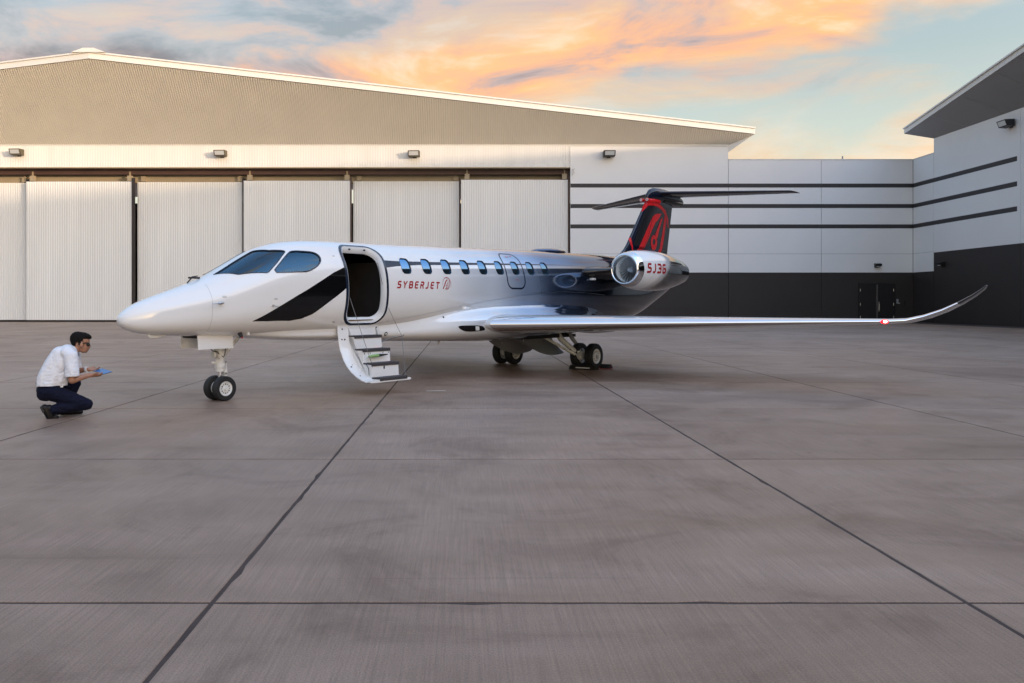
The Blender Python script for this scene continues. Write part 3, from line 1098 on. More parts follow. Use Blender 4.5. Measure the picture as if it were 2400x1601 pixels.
# ---- wall lamps
def floodlight(name, loc, rz, label, body, wdt, group, tilt=38):
    """box floodlight: housing with a hood, framed glass tilted down, arm to the wall; local -y is outwards"""
    e = empty(name, loc, rz)
    tag(e, label, 'floodlight', group)
    s = wdt
    V = [(-s / 2, -.10 * s, .25 * s), (s / 2, -.10 * s, .25 * s), (s / 2, -.80 * s, .22 * s), (-s / 2, -.80 * s, .22 * s),
         (-s / 2, -.10 * s, -.28 * s), (s / 2, -.10 * s, -.28 * s), (s / 2, -.62 * s, -.25 * s), (-s / 2, -.62 * s, -.25 * s)]
    MB().add(V, [(0, 1, 2, 3), (4, 7, 6, 5), (0, 4, 5, 1), (1, 5, 6, 2), (2, 6, 7, 3), (3, 7, 4, 0)]).build('housing', body, e, bevel=.02 * s)
    d = Vector((0, -.62 * s + .80 * s, -.25 * s - .22 * s))
    n = Vector((0, -1, -.36)).normalized()
    up = Vector((0, -.18, .47)).normalized()

    def face(hw, hh, lift):
        c = Vector((0, -.71 * s, -.015 * s)) + n * lift
        return [c + Vector((sx * hw, 0, 0)) + up * sy * hh for sx, sy in ((-1, -1), (1, -1), (1, 1), (-1, 1))]
    o, i_ = face(.5 * s, .25 * s, .015 * s), face(.42 * s, .18 * s, .03 * s)
    MB().add(o + i_, [(0, 1, 5, 4), (1, 2, 6, 5), (2, 3, 7, 6), (3, 0, 4, 7)]).build('frame', body, e)
    MB().add(face(.42 * s, .18 * s, .024 * s), [(0, 1, 2, 3)]).build('glass', 'lamp_glass', e)
    MB().tube((0, 0, -.12 * s), (0, -.3 * s, -.20 * s), .10 * s, n=10).box((-.16 * s, -.045, -.34 * s), (.16 * s, -.002, .12 * s)).build('wall_bracket', body, e)
    return e


FG = 'floodlights along the head panel of the hangar'
for px, py, lab in ((46, 351, 'tan box floodlight on the head panel nearest the left edge'),
                    (511, 354, 'tan box floodlight on the head panel, middle one of three'),
                    (952, 355, 'tan box floodlight on the head panel, rightmost of three')):
    x = (px * 1.0208 - 1085) / 33.33
    z = CAM_H + (710 - py * 1.0208) / 33.33
    floodlight('floodlight', (x, WY - .055, z), R(-4), lab, 'lamp_body', .80, FG)
floodlight('floodlight', (10.22, WY - .004, 11.80), 0, 'dark box floodlight on plain white wall right of the sliding doors', 'lamp_black', .80, None)
floodlight('floodlight', (RX - .006, 46.75, 11.70), R(-90), 'large black floodlight on right hangar wall under grey soffit', 'lamp_black', .78, None)


def small_lamp(loc, rz, label):
    e = empty('wall_lamp', loc, rz)
    tag(e, label, 'wall lamp')
    MB().add([(-.20, -.02, .16), (.20, -.02, .16), (.20, -.36, .10), (-.20, -.36, .10), (-.20, -.02, -.16), (.20, -.02, -.16), (.20, -.30, -.05), (-.20, -.30, -.05)],
             [(0, 1, 2, 3), (4, 7, 6, 5), (0, 4, 5, 1), (1, 5, 6, 2), (2, 6, 7, 3), (3, 7, 4, 0)]).build('housing', 'lamp_black', e, bevel=.015)
    MB().box((-.15, -.31, -.085), (.15, -.08, -.062)).build('lens', 'lamp_glass', e)
    MB().box((-.10, -.03, -.1), (.10, -.001, .1)).build('back_plate', 'lamp_black', e)
    return e


small_lamp((29.10, WY - .005, 3.98), 0, 'small black wall lamp above the dark double doors')
small_lamp((RX - .006, 53.4, 3.9), R(-90), 'small black wall lamp on dark base of the right hangar')

# ================================================================== THE JET
# local frame: x aft from the nose wheel, y to starboard, z up; port side (y < 0) faces the camera
JET = empty('business_jet', (-3.37, 11.25, 0), R(50))
tag(JET, 'white business jet fading to black at the tail, airstair door open', 'aircraft')
U0 = -1.47
HULL = [(-1.47, 1.135, 1.135, 0), (-1.42, 1.222, 1.05, .10), (-1.24, 1.34, .972, .20), (-1.0, 1.438, .935, .285), (-.68, 1.55, .912, .375),
        (-.2, 1.735, .89, .485), (.01, 1.845, .88, .53), (.25, 1.98, .872, .575), (.48, 2.10, .865, .61), (.68, 2.18, .86, .64),
        (.98, 2.255, .85, .68), (1.41, 2.30, .84, .72), (2, 2.32, .83, .748), (3, 2.335, .83, .76), (5, 2.38, .84, .76), (7, 2.43, .85, .76),
        (8, 2.45, .85, .755), (9, 2.46, .85, .74), (10, 2.47, .87, .70), (11, 2.47, .93, .62), (11.64, 2.465, 1.03, .55), (12.3, 2.45, 1.24, .47),
        (13.05, 2.42, 1.49, .37), (13.8, 2.37, 1.76, .25), (14.62, 2.28, 2.05, .12), (14.75, 2.2, 2.12, .05)]
_q = [math.sqrt(h[0] - U0) for h in HULL]
_zt, _zb, _w = (pchip(_q, [h[i] for h in HULL]) for i in (1, 2, 3))


def smoothed(f):
    """light smoothing of a profile curve so the paint shows no kinks"""
    def g(q):
        d = np.minimum(.05, np.maximum(q, 0) * .5)
        return (f(q - d) + 2 * f(q - d * .5) + 3 * f(q) + 2 * f(q + d * .5) + f(q + d)) / 9
    return g


_zt, _zb, _w = smoothed(_zt), smoothed(_zb), smoothed(_w)


def prof(u):
    q = np.sqrt(np.maximum(np.asarray(u, float) - U0, 0))
    return _zt(q), _zb(q), _w(q)


def hull_f(u, ph):
    zt, zb, wd = prof(u)
    zc = zb + .47 * (zt - zb)
    # soft chine running from the nose back under the cockpit windows
    ch = np.clip((u + 1.40) / .5, 0, 1) * np.clip((1.75 - u) / 1.1, 0, 1)
    r = 1 + .06 * np.sin(2 * ph) ** 2 + .026 * ch * np.exp(-((np.abs(ph) - 1.24) / .20) ** 2)
    c = np.cos(ph) * r
    s = np.sin(ph) * r
    return np.array([u + 0 * ph, -wd * s, zc + np.where(c > 0, zt - zc, zc - zb) * c])


_hn = with_normals(hull_f)


def hull(u, ph):
    p, n = _hn(u, ph)
    # outward: away from the axis
    zt, zb, wd = prof(u)
    c = np.stack([p[:, 0], 0 * p[:, 1], (zt + zb) / 2], axis=1)
    flip = ((p - c) * n).sum(axis=1) < 0
    n[flip] *= -1
    return p, n


def bisect_phi(f, u, z, lo0=0.0):
    """section angle (radians, port side) at height z, for arrays"""
    u = np.atleast_1d(np.asarray(u, float))
    z = np.atleast_1d(np.asarray(z, float))
    lo, hi = np.full(u.shape, lo0), np.full(u.shape, math.pi)
    for _ in range(36):
        m = (lo + hi) / 2
        up = f(u, m)[2] > z
        lo = np.where(up, m, lo)
        hi = np.where(up, hi, m)
    return (lo + hi) / 2


def phi_of(u, z):
    return float(bisect_phi(hull_f, u, z)[0])


def uz(poly):
    A = np.array(poly, float)
    return list(zip(A[:, 0], bisect_phi(hull_f, A[:, 0], A[:, 1])))


def deg(poly):
    return [(u, R(p)) for u, p in poly]


PH = .76   # metres per radian round the section
PANE_A = smooth_poly(resample(deg([(-.185, 15), (.111, 10.5), (.46, 9.0), (.588, 27.9), (.775, 38.0), (.578, 49.9), (.400, 58.8), (.036, 43.3)]), .06), 1)
PANE_B = smooth_poly(deg([(.475, 61.4), (.634, 52.6), (.84, 41.2), (.90, 41.0), (1.056, 43.5), (1.211, 46.0), (1.265, 49.8), (1.275, 55.3), (1.220, 60.2), (1.133, 64.3), (1.041, 66.8), (.948, 67.8), (.691, 65.6)]), 1)
DOOR = uz(resample(round_rect(1.70, 2.50, 1.035, 2.225, .20, 7, .20), .08))
DOOR = [p for p in DOOR]
WIN = [uz(round_rect(2.87 + .4965 * i, 3.085 + .4965 * i, 1.822 + .0105 * i, 2.068 + .0105 * i, .06, 5, .075)) for i in range(9)]


def mirror(lp):
    return [(u, -p) for u, p in lp]


def grow(lp, d):
    """offset an outline outwards by d metres in surface parameters"""
    P = np.array([(u, p * PH) for u, p in lp])
    n = len(P)
    t = np.roll(P, -1, axis=0) - np.roll(P, 1, axis=0)
    t /= np.linalg.norm(t, axis=1)[:, None] + 1e-9
    nn_ = np.stack([t[:, 1], -t[:, 0]], axis=1)
    area = (P[:, 0] * np.roll(P[:, 1], -1) - np.roll(P[:, 0], -1) * P[:, 1]).sum()
    if area < 0:
        nn_ = -nn_
    P = P + nn_ * d
    return [(a, b / PH) for a, b in P]


holes = [PANE_A, PANE_B, DOOR] + WIN + [mirror(PANE_A), mirror(PANE_B)] + [mirror(x) for x in WIN]
HL = [resample([(u, p * PH) for u, p in lp], .03) for lp in holes]
us = [U0 + .0004] + [U0 + (q * .052) ** 2 for q in range(1, 22)]
us += list(np.arange(us[-1] + .05, 14.70, .065)) + [14.74]
us = np.array(us)
phs = np.linspace(-math.pi, math.pi, 105) * PH
gx, gy = np.meshgrid(us, phs)
gx, gy = gx.ravel(), gy.ravel()
inh = np.zeros(gx.shape, bool)
for lp in HL:
    inh |= inside_poly(lp, gx, gy)
PP, TT = triangulate(HL, list(zip(gx[~inh], gy[~inh])), lambda x, y: ~np.any([inside_poly(lp, x, y) for lp in HL], axis=0))
hp_, hn_ = hull(PP[:, 0], PP[:, 1] / PH)
TT = fix_winding(hp_, TT, hn_)
obj('fuselage', mesh('fuselage', hp_, TT, 'hull_paint', normals=hn_), JET)
keep = (PP[:, 0][TT].mean(axis=1) > -.6) & (PP[:, 0][TT].mean(axis=1) < 9.5)
obj('cabin_lining', mesh('cabin_lining', hp_ - hn_ * .045, TT[keep], 'liner', normals=-hn_), JET)  # near-black colour stands in for the unlit cabin behind the openings
# nose and tail caps
MB().ellipsoid((U0 + .001, 0, 1.135), (.004, .004, .004), 8, 6).build('nose_tip', 'white_paint', JET, smooth=True)
MB().lathe([(-.03, .045), (.02, .055), (.06, .05), (.07, .0)], (14.70, 0, 2.16), (1, 0, 0), 16).build('tail_light', 'seal_white', JET, smooth=True)


def reveal(name, lp, depth, mat, inset=.0, parent=JET, lip=0.0):
    """the thickness of the skin round an opening: a band going inwards, with an optional lip outside"""
    lo = [(a, b / PH) for a, b in resample([(u, p * PH) for u, p in lp], .03)]
    gl = grow(lo, lip) if lip else lo
    il = grow(lo, -inset) if inset else lo
    rings = []
    for ring, d in ((gl, .0035), (lo, .004), (il, -depth)):
        p, n = hull(np.array([q[0] for q in ring]), np.array([q[1] for q in ring]))
        rings.append(p + n * d)
    m = len(lo)
    V = np.concatenate(rings)
    F = [(k * m + i, k * m + (i + 1) % m, (k + 1) * m + (i + 1) % m, (k + 1) * m + i) for k in range(2) for i in range(m)]
    me = mesh(name, V, F, mat)
    return obj(name, me, parent)


def pane_on(name, lp, depth, mat, parent, step=.05):
    pos, T, nor = patch(hull, [lp], step, bscale=PH, offset=-depth)
    return surf_obj(name, (pos, T, nor), mat, parent)


for sgn in (1, -1):
    f_ = (lambda x: x) if sgn > 0 else mirror
    for lp, nm in ((PANE_A, 'windscreen'), (PANE_B, 'cockpit_side_window')):
        fr = reveal(nm, f_(lp), .022, 'seal', parent=JET, lip=.019)
        pane_on('pane', f_(lp), .010, 'glass', fr)
    for lp in WIN:
        fr = reveal('cabin_window', f_(lp), .05, 'seal', inset=.008, lip=.004)
        pane_on('pane', f_(lp), .012, 'cabin_glass', fr)

# door frame: dark seal ring, then the white jamb going inwards
ring_o = grow(DOOR, .034)
ring_i = grow(DOOR, -.012)
df = surf_obj('door_frame', patch(hull, [ring_o, ring_i], .03, bscale=PH, offset=.004), 'seal', JET)
lo = [(a, b / PH) for a, b in resample([(u, p * PH) for u, p in grow(DOOR, -.010)], .03)]
rings = []
for d_in, ins in ((.003, 0), (-.012, .008), (-.02, .030), (-.10, .036)):
    rr_ = grow(lo, -ins) if ins else lo
    p, n = hull(np.array([q[0] for q in rr_]), np.array([q[1] for q in rr_]))
    rings.append(p + n * d_in)
m = len(lo)
F = [(k * m + i, k * m + (i + 1) % m, (k + 1) * m + (i + 1) % m, (k + 1) * m + i) for k in range(3) for i in range(m)]
obj('door_jamb', mesh('door_jamb', np.concatenate(rings), F, 'seal_white', smooth=True), df)
for (u_, z_) in ((1.95, 2.18), (2.25, 2.18)):
    p, n = hull(np.array([u_]), np.array([phi_of(u_, z_)]))
    MB().ellipsoid(tuple(p[0] - n[0] * .01), (.022, .014, .014), 10, 6).build('latch', 'rubber', df)

# emergency exit outline, swoosh, window stripe
EXIT = uz(round_rect(5.64, 6.20, 1.62, 2.285, .15, 7, .15))
surf_obj('emergency_exit_seam', patch(hull, [grow(EXIT, .012), grow(EXIT, -.016)], .03, bscale=PH, offset=.0025), 'seal', JET)
SW = deg([(.167, 121.6), (.527, 105.9), (.839, 92.9), (1.164, 80.8), (1.442, 70.6), (1.672, 64.2), (1.674, 75.4), (1.674, 86.6), (1.527, 94.7), (1.368, 103.0), (1.106, 118.1), (.937, 123.7), (.762, 126.1), (.397, 124.1)])
surf_obj('black_swoosh', patch(hull, [SW], .05, bscale=PH, offset=.0025), 'black_paint', JET)
ST = deg([(2.535, 54.5), (2.837, 54.9), (3.337, 54.6), (5.077, 53.8), (6.732, 53.6), (8.30, 53.2), (7.188, 54.3), (6.718, 55.0), (5.052, 56.5), (3.306, 58.9), (2.798, 61.1), (2.535, 63.3)])


def patch_minus(surf, outer, cuts, step, offset):
    o_ = resample([(a, b * PH) for a, b in outer], step)
    cs = [resample([(a, b * PH) for a, b in c], step) for c in cuts]
    A = np.array(o_)
    gx_, gy_ = np.meshgrid(np.arange(A[:, 0].min(), A[:, 0].max(), step), np.arange(A[:, 1].min(), A[:, 1].max(), step))
    gx_, gy_ = gx_.ravel(), gy_.ravel()

    def ins(x, y):
        r = inside_poly(o_, x, y)
        for c in cs:
            r &= ~inside_poly(c, x, y)
        return r
    k = ins(gx_, gy_)
    P, T = triangulate([o_] + cs, list(zip(gx_[k], gy_[k])), ins)
    pos, nor = surf(P[:, 0], P[:, 1] / PH)
    return pos + nor * offset, T, nor


def split_islands(pos, T, nor):
    par = list(range(len(pos)))

    def find(i):
        while par[i] != i:
            par[i] = par[par[i]]
            i = par[i]
        return i
    for a_, b_, c_ in T:
        par[find(a_)] = find(b_)
        par[find(b_)] = find(c_)
    root = np.array([find(t_[0]) for t_ in T])
    for r_ in np.unique(root):
        t_ = T[root == r_]
        used = np.unique(t_)
        mp_ = -np.ones(len(pos), int)
        mp_[used] = np.arange(len(used))
        yield pos[used], mp_[t_], nor[used]


for isl in split_islands(*patch_minus(hull, ST, [grow(x, .006) for x in WIN], .035, .0022)):
    surf_obj('window_stripe', isl, 'navy_paint', JET)

# lettering ---------------------------------------------------------------------
GLY = {
    'S': [[(.80, .92), (.24, .92), (.12, .82), (.12, .62), (.24, .52), (.60, .52), (.72, .42), (.72, .18), (.60, .08), (-.05, .08)]],
    'Y': [[(.05, 1.0), (.05, .92), (.36, .50)], [(.80, 1.0), (.36, .50), (.36, 0)]],
    'B': [[(.10, .92), (.62, .92), (.74, .82), (.74, .62), (.66, .52), (.14, .52)], [(.66, .52), (.76, .42), (.76, .18), (.64, .08), (.10, .08)], [(.10, 1.0), (.10, 0)]],
    'E': [[(.82, .92), (.24, .92), (.12, .80), (.12, .20), (.24, .08), (.78, .08)], [(.14, .52), (.74, .52)]],
    'R': [[(.05, .92), (.62, .92), (.74, .82), (.74, .60), (.62, .50), (.24, .50)], [(.10, .70), (.10, 0)], [(.50, .50), (.78, 0)]],
    'J': [[(.62, 1.0), (.62, .22), (.48, .08), (-.02, .08)]],
    'T': [[(.0, .92), (.86, .92)], [(.43, .92), (.43, 0)]],
    '3': [[(.0, .92), (.74, .92), (.80, .84), (.80, .16), (.72, .08), (.0, .08)], [(.22, .51), (.78, .51)]],
    '6': [[(.85, .92), (.24, .92), (.10, .80), (.10, .18), (.22, .08), (.70, .08), (.80, .18), (.80, .42), (.72, .51), (.12, .51)]],
}


def ribbon(pts, th):
    P = [np.array(p, float) for p in pts]
    Lf, Rt = [], []
    for i, p in enumerate(P):
        d0 = (P[i] - P[i - 1]) if i else (P[1] - P[0])
        d1 = (P[i + 1] - P[i]) if i < len(P) - 1 else d0
        d0 = d0 / np.linalg.norm(d0)
        d1 = d1 / np.linalg.norm(d1)
        t = d0 + d1
        t = t / (np.linalg.norm(t) + 1e-9)
        n = np.array([-t[1], t[0]])
        c = max(.45, float(np.dot(n, np.array([-d0[1], d0[0]]))))
        Lf.append(p + n * th / 2 / c)
        Rt.append(p - n * th / 2 / c)
    return [tuple(x) for x in Lf + Rt[::-1]]


def word(text, x0, y0, height, width, gap, slant, th):
    """stroked letters as outlines in the plane of the surface (x along, y up)"""
    out = []
    x = x0
    for ch in text:
        wd = width * (.80 if ch == 'J' else 1.0)
        for st in GLY[ch]:
            lp = ribbon([(px * wd, py * height) for px, py in st], th)
            out.append([(x + a + slant * b, y0 + b) for a, b in lp])
        x += wd + gap
    return out, x


wl_, xe = word('SYBERJET', 2.715, 1.585, .114, .100, .0325, .26, .0235)
loops = [uz(lp) for lp in wl_]
surf_obj('lettering', patch(hull, loops, .03, union=True, bscale=PH, offset=.0028), 'red_letter', JET)


def arc(cx, cy, rx, ry, a0, a1, n=18, tilt=0.0):
    return [(cx + rx * math.cos(R(a0 + (a1 - a0) * i / n)) + tilt * ry * math.sin(R(a0 + (a1 - a0) * i / n)), cy + ry * math.sin(R(a0 + (a1 - a0) * i / n))) for i in range(n + 1)]


def taper_ribbon(pts, ths):
    P = [np.array(p, float) for p in pts]
    Lf, Rt = [], []
    for i, p in enumerate(P):
        t = P[min(i + 1, len(P) - 1)] - P[max(i - 1, 0)]
        t = t / np.linalg.norm(t)
        n = np.array([-t[1], t[0]])
        th = ths[0] + (ths[1] - ths[0]) * i / (len(P) - 1) if len(ths) == 2 else np.interp(i / (len(P) - 1), np.linspace(0, 1, len(ths)), ths)
        Lf.append(p + n * th / 2)
        Rt.append(p - n * th / 2)
    return [tuple(x) for x in Lf + Rt[::-1]]


ex, ez = 3.90, 1.665
em = [taper_ribbon(arc(ex + .015, ez + .0, .105, .115, 205, -25, 24), (.003, .006, .014, .012, .004)),
      taper_ribbon([(ex - .085, ez - .078), (ex - .05, ez - .03), (ex - .01, ez + .045), (ex + .035, ez + .082)], (.020, .018, .022)),
      taper_ribbon([(ex - .035, ez - .078), (ex + .04, ez - .078), (ex + .065, ez - .05), (ex + .075, ez + .02), (ex + .082, ez + .07)], (.014, .016, .016, .012)),
      taper_ribbon([(ex + .012, ez - .02), (ex + .045, ez + .05)], (.016, .004)),
      ribbon(arc(ex + .010, ez - .035, .016, .024, 0, 340, 12), .010)]
surf_obj('emblem', patch(hull, [uz(lp) for lp in em], .03, union=True, bscale=PH, offset=.0028), 'red_letter', JET)
# small placards on the exit and the nose
for (u_, z_, wd, hh) in ((5.83, 2.215, .10, .012), (6.00, 2.225, .025, .025), (5.90, 1.78, .10, .008), (-.27, 1.42, .055, .006), (-.27, 1.435, .055, .006), (.46, 1.395, .05, .006), (.46, 1.41, .05, .006)):
    surf_obj('placard', patch(hull, [uz([(u_, z_), (u_ + wd, z_), (u_ + wd, z_ + hh), (u_, z_ + hh)])], .03, bscale=PH, offset=.0028), 'red_letter' if u_ > 5 else 'gear_grey', JET)
# radome joint and skin seams
for lp in (uz([(-.405, z) for z in np.linspace(.97, 1.60, 14)]), uz([(2.53 + 0 * z, z) for z in np.linspace(1.2, 1.3, 3)])):
    rb = ribbon([(u, p * PH) for u, p in lp], .0032)
    surf_obj('skin_seam', patch(hull, [[(a, b / PH) for a, b in rb]], .04, bscale=PH, offset=.0016), 'gear_grey', JET)

# ---- belly fairing: a glove round the keel that blends into the hull
_fu = [-.1, .3, 1, 2.1, 3.0, 3.6, 4.3, 5.5, 7, 8.2, 9.2, 10.3]
_fzb = pchip(_fu, [.93, .865, .80, .755, .715, .69, .66, .63, .635, .67, .76, .93])
_fw = pchip(_fu, [.16, .28, .42, .52, .60, .70, .84, .93, .93, .84, .58, .20])
_fzt = pchip(_fu, [.97, 1.0, 1.03, 1.06, 1.10, 1.16, 1.24, 1.30, 1.32, 1.30, 1.24, 1.1])
FZC = .98
FUS = np.linspace(-.1, 10.3, 170)
FTH = np.radians(np.linspace(56, 180, 84))


def section_radius(ys, zs, th):
    """radius of an outline about (0, FZC) at the angles th (from straight up)"""
    an = np.arctan2(ys, zs - FZC)
    o_ = np.argsort(an)
    return np.interp(th, an[o_], np.hypot(ys, zs - FZC)[o_])


_tab = np.zeros((len(FUS), len(FTH)))
_bulge = np.zeros((len(FUS), len(FTH)))
_phi = np.linspace(0, math.pi, 400)
for i, u_ in enumerate(FUS):
    h_ = hull_f(np.full(400, u_), _phi)
    rh = section_radius(-h_[1], h_[2], FTH)
    zb, wd, zt = _fzb(u_), _fw(u_), _fzt(u_)
    zc = (zb + zt) / 2
    r_ = 1 + .10 * np.sin(2 * _phi) ** 2
    c_ = np.cos(_phi) * r_
    re = section_radius(wd * np.sin(_phi) * r_, np.where(c_ > 0, zt - zc, zc - zb) * c_ + zc, FTH)
    k_ = .10 + .22 * np.clip((u_ - 2.6) / 1.6, 0, 1)
    h2 = np.clip(.5 + .5 * (re - rh) / k_, 0, 1)
    sm = rh + (re - rh) * h2 + k_ * h2 * (1 - h2) * .55
    _bulge[i] = sm - rh
    _tab[i] = sm + .003 - .010 * (1 - np.clip((sm - rh) / .018, 0, 1))
_tab += -.020 * np.clip((np.radians(66) - FTH) / np.radians(10), 0, 1)[None, :]
for _ in range(3):
    _tab[1:-1] = (_tab[:-2] + 2 * _tab[1:-1] + _tab[2:]) / 4


def fair_f(u, th):
    fu = np.clip((np.asarray(u, float) - FUS[0]) / (FUS[1] - FUS[0]), 0, len(FUS) - 1.001)
    ft = np.clip((np.asarray(th, float) - FTH[0]) / (FTH[1] - FTH[0]), 0, len(FTH) - 1.001)
    i, j = fu.astype(int), ft.astype(int)
    a, b_ = fu - i, ft - j
    r_ = (_tab[i, j] * (1 - a) * (1 - b_) + _tab[i + 1, j] * a * (1 - b_) + _tab[i, j + 1] * (1 - a) * b_ + _tab[i + 1, j + 1] * a * b_)
    return np.array([u + 0 * th, -r_ * np.sin(th), FZC + r_ * np.cos(th)])


_fn = with_normals(fair_f, .03)


def fairing(u, th):
    p, n = _fn(u, th)
    c = np.stack([p[:, 0], 0 * p[:, 1], 0 * p[:, 1] + FZC], axis=1)
    fl = ((p - c) * n).sum(axis=1) < 0
    n[fl] *= -1
    return p, n


gu, gp = np.meshgrid(FUS, FTH, indexing='ij')
P_, N_ = fairing(gu.ravel(), gp.ravel())
bot = np.isclose(gp.ravel(), math.pi)
N_[bot, 1] = 0
k = len(FTH)
F3 = np.array([t_ for i in range(len(FUS) - 1) for j in range(k - 1) for t_ in ((i * k + j, i * k + j + 1, (i + 1) * k + j + 1), (i * k + j, (i + 1) * k + j + 1, (i + 1) * k + j))])
P2, N2 = P_ * np.array([1, -1, 1]), N_ * np.array([1, -1, 1])
PB, NB = np.concatenate([P_, P2]), np.concatenate([N_, N2])
NB /= np.linalg.norm(NB, axis=1)[:, None] + 1e-9
FB = fix_winding(PB, np.concatenate([F3, F3 + len(P_)]), NB)
_bl = np.concatenate([_bulge.ravel(), _bulge.ravel()])
FB = FB[_bl[FB].max(axis=1) > .004]
obj('belly_fairing', mesh('belly_fairing', PB, FB, 'hull_paint', normals=NB), JET)


def fphi(u, z):
    return float(bisect_phi(fair_f, u, z, FTH[0])[0])


def fuz(poly):
    A = np.array(poly, float)
    return list(zip(A[:, 0], bisect_phi(fair_f, A[:, 0], A[:, 1], FTH[0])))


ll = smooth_poly([(4.12, .957), (4.36, .960), (4.72, .952), (4.78, .90), (4.80, .862), (4.56, .85), (4.32, .85), (4.18, .90)], 2)
lb = surf_obj('landing_light_recess', patch(fairing, [fuz(ll)], .04, bscale=.9, offset=.004), 'black_paint', JET)
surf_obj('lens', patch(fairing, [fuz([(4.56, .868), (4.65, .868), (4.63, .94), (4.54, .94)])], .04, bscale=.9, offset=.007), 'lamp_glass', lb)
for (u_, z_, r_) in ((3.89, 1.107, .017), (2.66, .855, .034)):
    surf_obj('drain_port', patch(fairing, [fuz([(u_ + r_ * math.cos(t), z_ + r_ * math.sin(t)) for t in np.linspace(0, 2 * math.pi, 13)[:-1]])], .02, bscale=.9, offset=.003), 'rubber', JET)
p, n = fairing(np.array([2.66]), np.array([fphi(2.66, .855)]))
MB().ellipsoid(tuple(p[0] + n[0] * .004), (.016, .01, .016), 10, 6).build('port_cap', 'seal_white', JET, smooth=True)
MB().tube((4.42, -.12, .72), (4.42, -.12, .615), .03, .02, n=10).build('drain_mast', 'gear_white', JET, smooth=True)


sm_ = [(2.42, 1.035), (2.9, 1.10), (3.559, 1.187), (4.2, 1.28), (4.953, 1.378), (5.8, 1.47), (6.646, 1.548), (7.6, 1.575), (8.5, 1.56), (9.2, 1.525)]
rb = ribbon([(u, p * PH) for u, p in uz(sm_)], .005)
surf_obj('fairing_seam', patch(hull, [[(a_, b_ / PH) for a_, b_ in rb]], .05, bscale=PH, offset=.012), 'steel', JET)


# ---- wings
def airfoil(n=28):
    x = (1 - np.cos(np.linspace(0, math.pi, n))) / 2
    yt = 5 * (.2969 * np.sqrt(x) - .126 * x - .3516 * x ** 2 + .2843 * x ** 3 - .1036 * x ** 4)
    return x, yt


def wing_stations():
    st = []
    for v in np.concatenate([np.linspace(.55, 6.6, 15)]):
        t = (v - .95) / 5.65
        st.append((v, .965 + (v - .95) * .0145, 4.25 + .577 * v, 3.35 + (1.12 - 3.35) * t, .118 - .030 * t, 0))
    st += [(6.85, 1.062, 8.235, 1.03, .088, 12), (7.08, 1.128, 8.43, .92, .088, 20), (7.30, 1.225, 8.63, .80, .085, 26), (7.50, 1.345, 8.82, .67, .085, 31),
           (7.68, 1.475, 9.01, .52, .08, 36), (7.80, 1.585, 9.16, .38, .08, 41), (7.84, 1.640, 9.25, .22, .08, 43)]
    return st


def build_wing(sgn):
    ax, ay = airfoil(30)
    st = wing_stations()
    loopx = np.concatenate([ax[::-1], ax[1:]])
    loopy = np.concatenate([ay[::-1] * 1.0, -ay[1:] * .85])
    m = len(loopx)
    V = []
    for (v, z, ul, c, tc, roll) in st:
        for x, y in zip(loopx, loopy):
            h_ = y * tc * c
            V.append((ul + x * c, sgn * (v - h_ * math.sin(R(roll))), z + h_ * math.cos(R(roll)) - .02 * x * c))
    nose, main, tip = MB(), MB(), MB()
    for o_ in (nose, main, tip):
        o_.v = list(V)
    for i in range(len(st) - 1):
        for j in range(m - 1):
            q = (i * m + j, i * m + j + 1, (i + 1) * m + j + 1, (i + 1) * m + j)
            xm = (loopx[j] + loopx[j + 1]) / 2
            if st[i][0] >= 7.45:
                tip.f.append(q)
            elif xm < .085 and st[i][0] > .8:
                nose.f.append(q)
            else:
                main.f.append(q)
    tip.f.append(tuple(range((len(st) - 1) * m, len(st) * m - 1)))

    def fin_(mb, nm, mat, par):
        used = sorted({i for f in mb.f for i in f})
        mpn = {o: k_ for k_, o in enumerate(used)}
        q = MB()
        q.v = [mb.v[i] for i in used]
        q.f = [tuple(mpn[i] for i in f) for f in mb.f]
        return q.build(nm, mat, par, smooth=True, angle=60)
    wg = fin_(main, 'wing', 'wing_paint', JET)
    fin_(nose, 'leading_edge', 'chrome', wg)
    fin_(tip, 'winglet_tip', 'black_paint', wg)
    return wg


M['wing_paint'] = principled('wing_paint', (.55, .57, .60), .18, coat=.6, var=.02, vscale=1)
for sgn in (-1, 1):
    wg = build_wing(sgn)
    MB().ellipsoid((8.02, sgn * 6.60, 1.045), (.060, .060, .036), 16, 10).build('navigation_light', 'nav_red' if sgn < 0 else 'gear_white', wg, smooth=True)
    if sgn < 0:
        MB().ellipsoid((7.968, -6.62, 1.048), (.022, .030, .022), 12, 8).build('lamp_bulb', 'nav_core', wg, smooth=True)
    mb = MB()
    mb.ellipsoid((7.3, sgn * 1.75, .86), (1.0, .10, .09), 18, 10)
    mb.build('flap_track_fairing', 'wing_paint', wg, smooth=True)

# ---- tail
_le = pchip([2.30, 2.44, 2.52, 2.62, 2.78, 2.95, 3.43, 3.98, 4.15], [10.2, 10.85, 11.14, 11.33, 11.53, 11.68, 12.09, 12.56, 12.70])


def fin_le(z):
    return _le(z)


def fin_te(z):
    return 13.72 + (z - 2.4) * .238


def fin_half(u, z):
    le, te = fin_le(z), fin_te(z)
    lm = 11.25 + (z - 2.44) * .85
    x = np.clip((u - le) / (te - le), 0, 1)
    c = te - np.maximum(lm, le)
    return c * .085 * 5 * (.2969 * np.sqrt(x) - .126 * x - .3516 * x ** 2 + .2843 * x ** 3 - .1036 * x ** 4) * np.where(le < lm - .02, .8, 1.0)


def fin_port(u, z):
    return np.array([u + 0 * z, -fin_half(u, z), z + 0 * u])


_pn = with_normals(fin_port, 4e-3)


def fin_s(u, z):
    p, n = _pn(u, z)
    n[n[:, 1] > 0] *= -1
    return p, n


